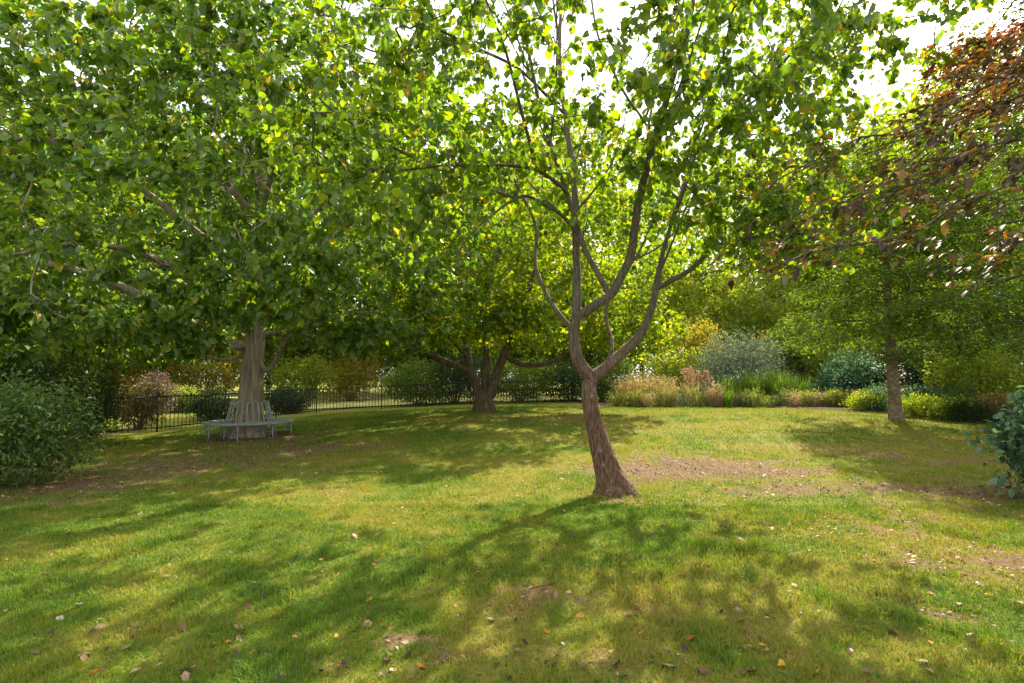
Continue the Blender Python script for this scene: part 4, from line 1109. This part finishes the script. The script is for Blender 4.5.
# ------------------------------------------------------------------ the round bench
def bench():
    bx, by, bz = BENCH_C
    t = thing("tree_bench", "grey metal bench ringing the trunk of the broad tree", "bench", (bx, by, bz), R(12))
    met = plainmat("bench_metal", (0.26, 0.28, 0.28), 0.5, 0.0, .25, 14)
    pale = plainmat("bench_pale_metal", (0.36, 0.36, 0.33), 0.5, 0.0, .2, 14)
    N = 8
    sh = .40
    def ring_band(g, r0, r1, z, th):
        a = (np.arange(N * 6) / (N * 6)) * 2 * math.pi
        k = len(a)
        V = []
        for r, zz in ((r0, z), (r1, z), (r1, z - th), (r0, z - th)):
            V.append(np.stack([np.cos(a) * r, np.sin(a) * r, np.full(k, zz)], -1))
        j = np.arange(k); j2 = (j + 1) % k
        F = [np.stack([q * k + j, q * k + j2, ((q + 1) % 4) * k + j2, ((q + 1) % 4) * k + j], -1) for q in range(4)]
        g.add(np.concatenate(V), np.concatenate(F))
    g = Geo()
    for q in range(7):
        r0 = .62 + q * .073; ring_band(g, r0, r0 + .052, sh, .014)
    obj("seat", g.mesh("bench_seat"), met, t)
    g = Geo(); ring_band(g, 1.11, 1.125, sh + .004, .045); ring_band(g, .60, .612, sh + .004, .045)
    for k in range(N):
        a = k * 2 * math.pi / N; g.box((math.cos(a) * .86, math.sin(a) * .86, sh - .032), (.52, .035, .018), a)
    obj("seat_frame", g.mesh("bench_frame"), met, t)
    for k in range(N):
        a = k * 2 * math.pi / N
        g = Geo()
        for r in (1.06, .66):
            g.tube([(math.cos(a) * r, math.sin(a) * r, sh - .02), (math.cos(a) * r, math.sin(a) * r, .2), (math.cos(a) * (r + .03), math.sin(a) * (r + .03), -.02)], .017, 7)
        g.tube([(math.cos(a) * 1.06, math.sin(a) * 1.06, .16), (math.cos(a) * .66, math.sin(a) * .66, .16)], .010, 6)
        obj("leg", g.mesh("bench_leg", True), met, t)
    for k in range(N):
        a0 = (k + .5) * 2 * math.pi / N
        g = Geo()
        for off, top in ((-.27, .50), (0, .55), (.27, .50)):
            a = a0 + off
            g.tube([(math.cos(a) * .57, math.sin(a) * .57, sh), (math.cos(a) * .51, math.sin(a) * .51, sh + top * .5), (math.cos(a) * .46, math.sin(a) * .46, sh + top)], .013, 6)
        arc = [(math.cos(a0 + o_) * rr, math.sin(a0 + o_) * rr, sh + z_) for o_, rr, z_ in ((-.33, .54, .2), (-.29, .49, .40), (-.27, .46, .50), (-.14, .455, .54), (0, .45, .555), (.14, .455, .54), (.27, .46, .50), (.29, .49, .40), (.33, .54, .2))]
        g.tube(catmull(arc, .06), .011, 6)
        obj("back_panel", g.mesh("bench_back", True), pale, t)
bench()

# ------------------------------------------------------------------ fallen leaves
def leaf_mesh(seed, curl, lobed=False):
    rng = np.random.default_rng(seed)
    n = 9; v = []; f = []
    for i in range(n):
        u = i / (n - 1)
        w = .40 * math.sin(math.pi * min(1, u * 1.02 + .02)) ** .75 * (1 + .12 * rng.normal()) + .01
        zc = curl * (u - .5) ** 2 * 1.2 + .03
        for s_ in (-1, -.5, 0, .5, 1):
            v.append([(u - .5), s_ * w, zc + abs(s_) * w * curl * .9 + rng.normal(0, .012)])
    for i in range(n - 1):
        for j in range(4):
            q = i * 5 + j; f.append([q, q + 1, q + 6, q + 5])
    v = np.array(v); v[:, 2] -= v[:, 2].min()
    # short stalk
    m0 = len(v)
    v = np.concatenate([v, [[-.5, -.012, .02], [-.5, .012, .02], [-.72, .01, .005], [-.72, -.01, .005]]])
    f.append([m0, m0 + 1, m0 + 2, m0 + 3])
    return v, np.array(f)

LEAFCOL = {"yellow": (0.62, 0.33, 0.02), "orange": (0.58, 0.20, 0.03), "brown": (0.20, 0.105, 0.05), "tan": (0.42, 0.28, 0.14), "pale": (0.48, 0.40, 0.28), "dark": (0.05, 0.028, 0.02), "red": (0.20, 0.055, 0.03)}
def fallen():
    rng = np.random.default_rng(401)
    shapes = [leaf_mesh(1, .12), leaf_mesh(2, .35), leaf_mesh(3, .7), leaf_mesh(4, -.25)]
    mats = {}; meshes = {}
    for c, col in LEAFCOL.items():
        m, n, l, out = newmat("fallen_" + c)
        tcn = n.new("ShaderNodeTexCoord"); nz = n.new("ShaderNodeTexNoise"); nz.inputs['Scale'].default_value = 5; nz.inputs['Detail'].default_value = 4
        l.new(tcn.outputs['Object'], nz.inputs['Vector'])
        rp = ramp(n, [(.3, tuple(q * .6 for q in col)), (.7, tuple(min(1, q * 1.15) for q in col))]); l.new(nz.outputs['Fac'], rp.inputs['Fac'])
        d = n.new("ShaderNodeBsdfDiffuse"); tr = n.new("ShaderNodeBsdfTranslucent"); mx = n.new("ShaderNodeMixShader"); mx.inputs[0].default_value = .3
        l.new(rp.outputs[0], d.inputs[0]); l.new(rp.outputs[0], tr.inputs[0]); l.new(d.outputs[0], mx.inputs[1]); l.new(tr.outputs[0], mx.inputs[2])
        g = n.new("ShaderNodeBsdfGlossy"); g.inputs['Roughness'].default_value = .45; m2 = n.new("ShaderNodeMixShader"); m2.inputs[0].default_value = .04
        l.new(mx.outputs[0], m2.inputs[1]); l.new(g.outputs[0], m2.inputs[2]); l.new(m2.outputs[0], out.inputs[0])
        mats[c] = m
        for k, (v, f) in enumerate(shapes):
            me = mesh_np("fallen_leaf", v, f, smooth=True); me.materials.append(m); meshes[(c, k)] = me
    GR = "fallen leaves on the lawn"
    def leaf(px, py, c, size, label):
        x, y, z = G(px, py)
        o = obj("fallen_leaf", meshes[(c, int(rng.integers(0, 4)))], None)
        o.location = (x, y, zgf(x, y) + .010 + .008 * rng.random()); o.rotation_euler = (rng.normal(0, .3), rng.normal(0, .3), rng.uniform(0, 6.28))
        size *= .8; o.scale = (size, size * rng.uniform(.75, 1.1), size)
        tag(o, label, "leaf", GR)
    special = [(370, 602, "yellow", .085, "bright yellow leaf alone on grass left of the bare brown patch"), (238, 632, "tan", .095, "upstanding tan leaf beside the orange leaf at lower left"),
               (228, 645, "orange", .06, "orange leaf just below the upstanding tan leaf at lower left"), (155, 631, "orange", .09, "large orange-tan leaf lowest among the left foreground leaves"),
               (80, 607, "pale", .08, "pale leaf nearest the left side of the lawn"), (140, 515, "pale", .11, "pale leaf in the grass below the left shrub"),
               (195, 532, "tan", .10, "tan leaf on green grass in the left middle of the lawn"), (223, 524, "pale", .08, "small pale leaf right of the tan leaf in left middle lawn"),
               (290, 601, "red", .10, "dark red curled leaf left of the bright yellow leaf"), (262, 598, "dark", .10, "dark curled leaf next to the dark red leaf"),
               (355, 538, "orange", .10, "larger of the orange leaves in the sunny patch left of the leaning tree"), (345, 540, "orange", .07, "smaller orange leaf touching the larger one in the sunny patch"),
               (382, 557, "orange", .07, "orange leaf below the sunny pair left of the leaning tree"), (672, 626, "orange", .075, "orange leaf below the leaning tree, right of centre foreground"),
               (686, 622, "tan", .075, "tan leaf right beside the orange leaf in the centre foreground"), (705, 651, "yellow", .08, "bright golden leaf in the right-centre foreground"),
               (818, 677, "yellow", .085, "golden leaf at the bottom edge right of centre"), (638, 610, "red", .075, "pinkish red leaf in the centre foreground"),
               (547, 633, "orange", .06, "small orange leaf in the centre foreground near bottom"), (735, 556, "orange", .08, "orange leaf on grass right of the leaning trunk"),
               (772, 530, "orange", .10, "orange leaf in the sunlit grass right of the worn patch"), (795, 587, "pale", .065, "single white-looking leaf on the right part of the lawn"),
               (980, 586, "pale", .10, "white-grey leaf near the lower right edge"), (990, 598, "yellow", .08, "yellow leaf just below the white-grey leaf at right"),
               (668, 668, "tan", .11, "long tan leaf at the bottom centre"), (648, 663, "brown", .08, "brown leaf left of the long tan leaf at bottom"),
               (664, 526, "pale", .09, "pale leaf closest to the foot of the leaning trunk"), (728, 648, "brown", .09, "brown curled leaf beside the golden leaf"),
               (60, 622, "pale", .07, "greyish leaf in the lower left corner grass"), (95, 676, "orange", .06, "orange leaf at the bottom left edge")]
    for s_ in special: leaf(*s_)
    def region(px, py):
        side = "left" if px < 360 else "centre" if px < 680 else "right"
        dep = "foreground" if py > 590 else "middle" if py > 500 else "far"
        return side, dep
    cnt = len(special)
    cols = ["brown", "tan", "dark", "red", "orange", "yellow", "pale"]
    prob = [.34, .18, .20, .11, .08, .05, .04]
    while cnt < 300:
        px = rng.uniform(5, 1020); py = 470 + 212 * rng.random() ** .8
        w = .35 + .65 * (px / 1024)
        x, y, z = G(px, py)
        bm = float(bare_mask(np.array([x]), np.array([y]))[0])
        if px < 120 and py < 500: continue
        if rng.random() > w * (.25 + .75 * bm) * (.3 + 1.2 * float(fbm(np.array([x * .9]), np.array([y * .9]), seed=44, oct=2)[0] > .5)): continue
        c = str(rng.choice(cols, p=prob)); side, dep = region(px, py)
        cn_ = {"brown": "brown", "tan": "tan", "dark": "dark brown", "red": "reddish", "orange": "orange", "yellow": "yellow", "pale": "pale"}[c]
        place = {"foreground": "near foreground", "middle": "middle of the lawn", "far": "lawn beyond the leaning trunk"}[dep]
        leaf(px, py, c, rng.uniform(.035, .085), f"small {cn_} fallen leaf on the {side} side, {place}")
        cnt += 1
    # the rest: scattered litter nobody could count
    N = 48000
    y = 3 + 17.5 * rng.random(N) ** .75; x = rng.uniform(-1, 1, N) * (y * 1.0 + 1)
    bm = bare_mask(x, y)
    dens = .07 + .70 * bm + .22 * sstep(-1.5, 5, x) * (fbm(x * .8 + 2, y * .8, seed=45, oct=3) > .47)
    k = (rng.random(N) < dens) & ~((y > 22.4)) & ~((x < -9) & (y > 14))
    x, y = x[k], y[k]; N = len(x)
    p = np.stack([x, y, zg(x, y) + rng.uniform(.006, .035, N)], -1)
    ax = rng.normal(0, 1, (N, 3)) * [1, 1, .3]; nr = rng.normal(0, .4, (N, 3)) + [0, 0, 1]
    mt = leafmat("litter", [(0, (.06, .03, .025)), (.35, (.20, .11, .06)), (.65, (.36, .22, .11)), (.85, (.48, .36, .24)), (.93, (.52, .24, .04)), (1, (.6, .36, .04))], trans=.25, tcol=(1.1, 1, .7), gloss=.03)
    tag(obj("leaf_litter", leaves("leaf_litter", p, ax, nr, rng.uniform(.02, .06, N), LEAF4, .85, rng), mt), "small brown and tan leaves littering the worn parts of the lawn", "leaf litter", kind='stuff')
fallen()
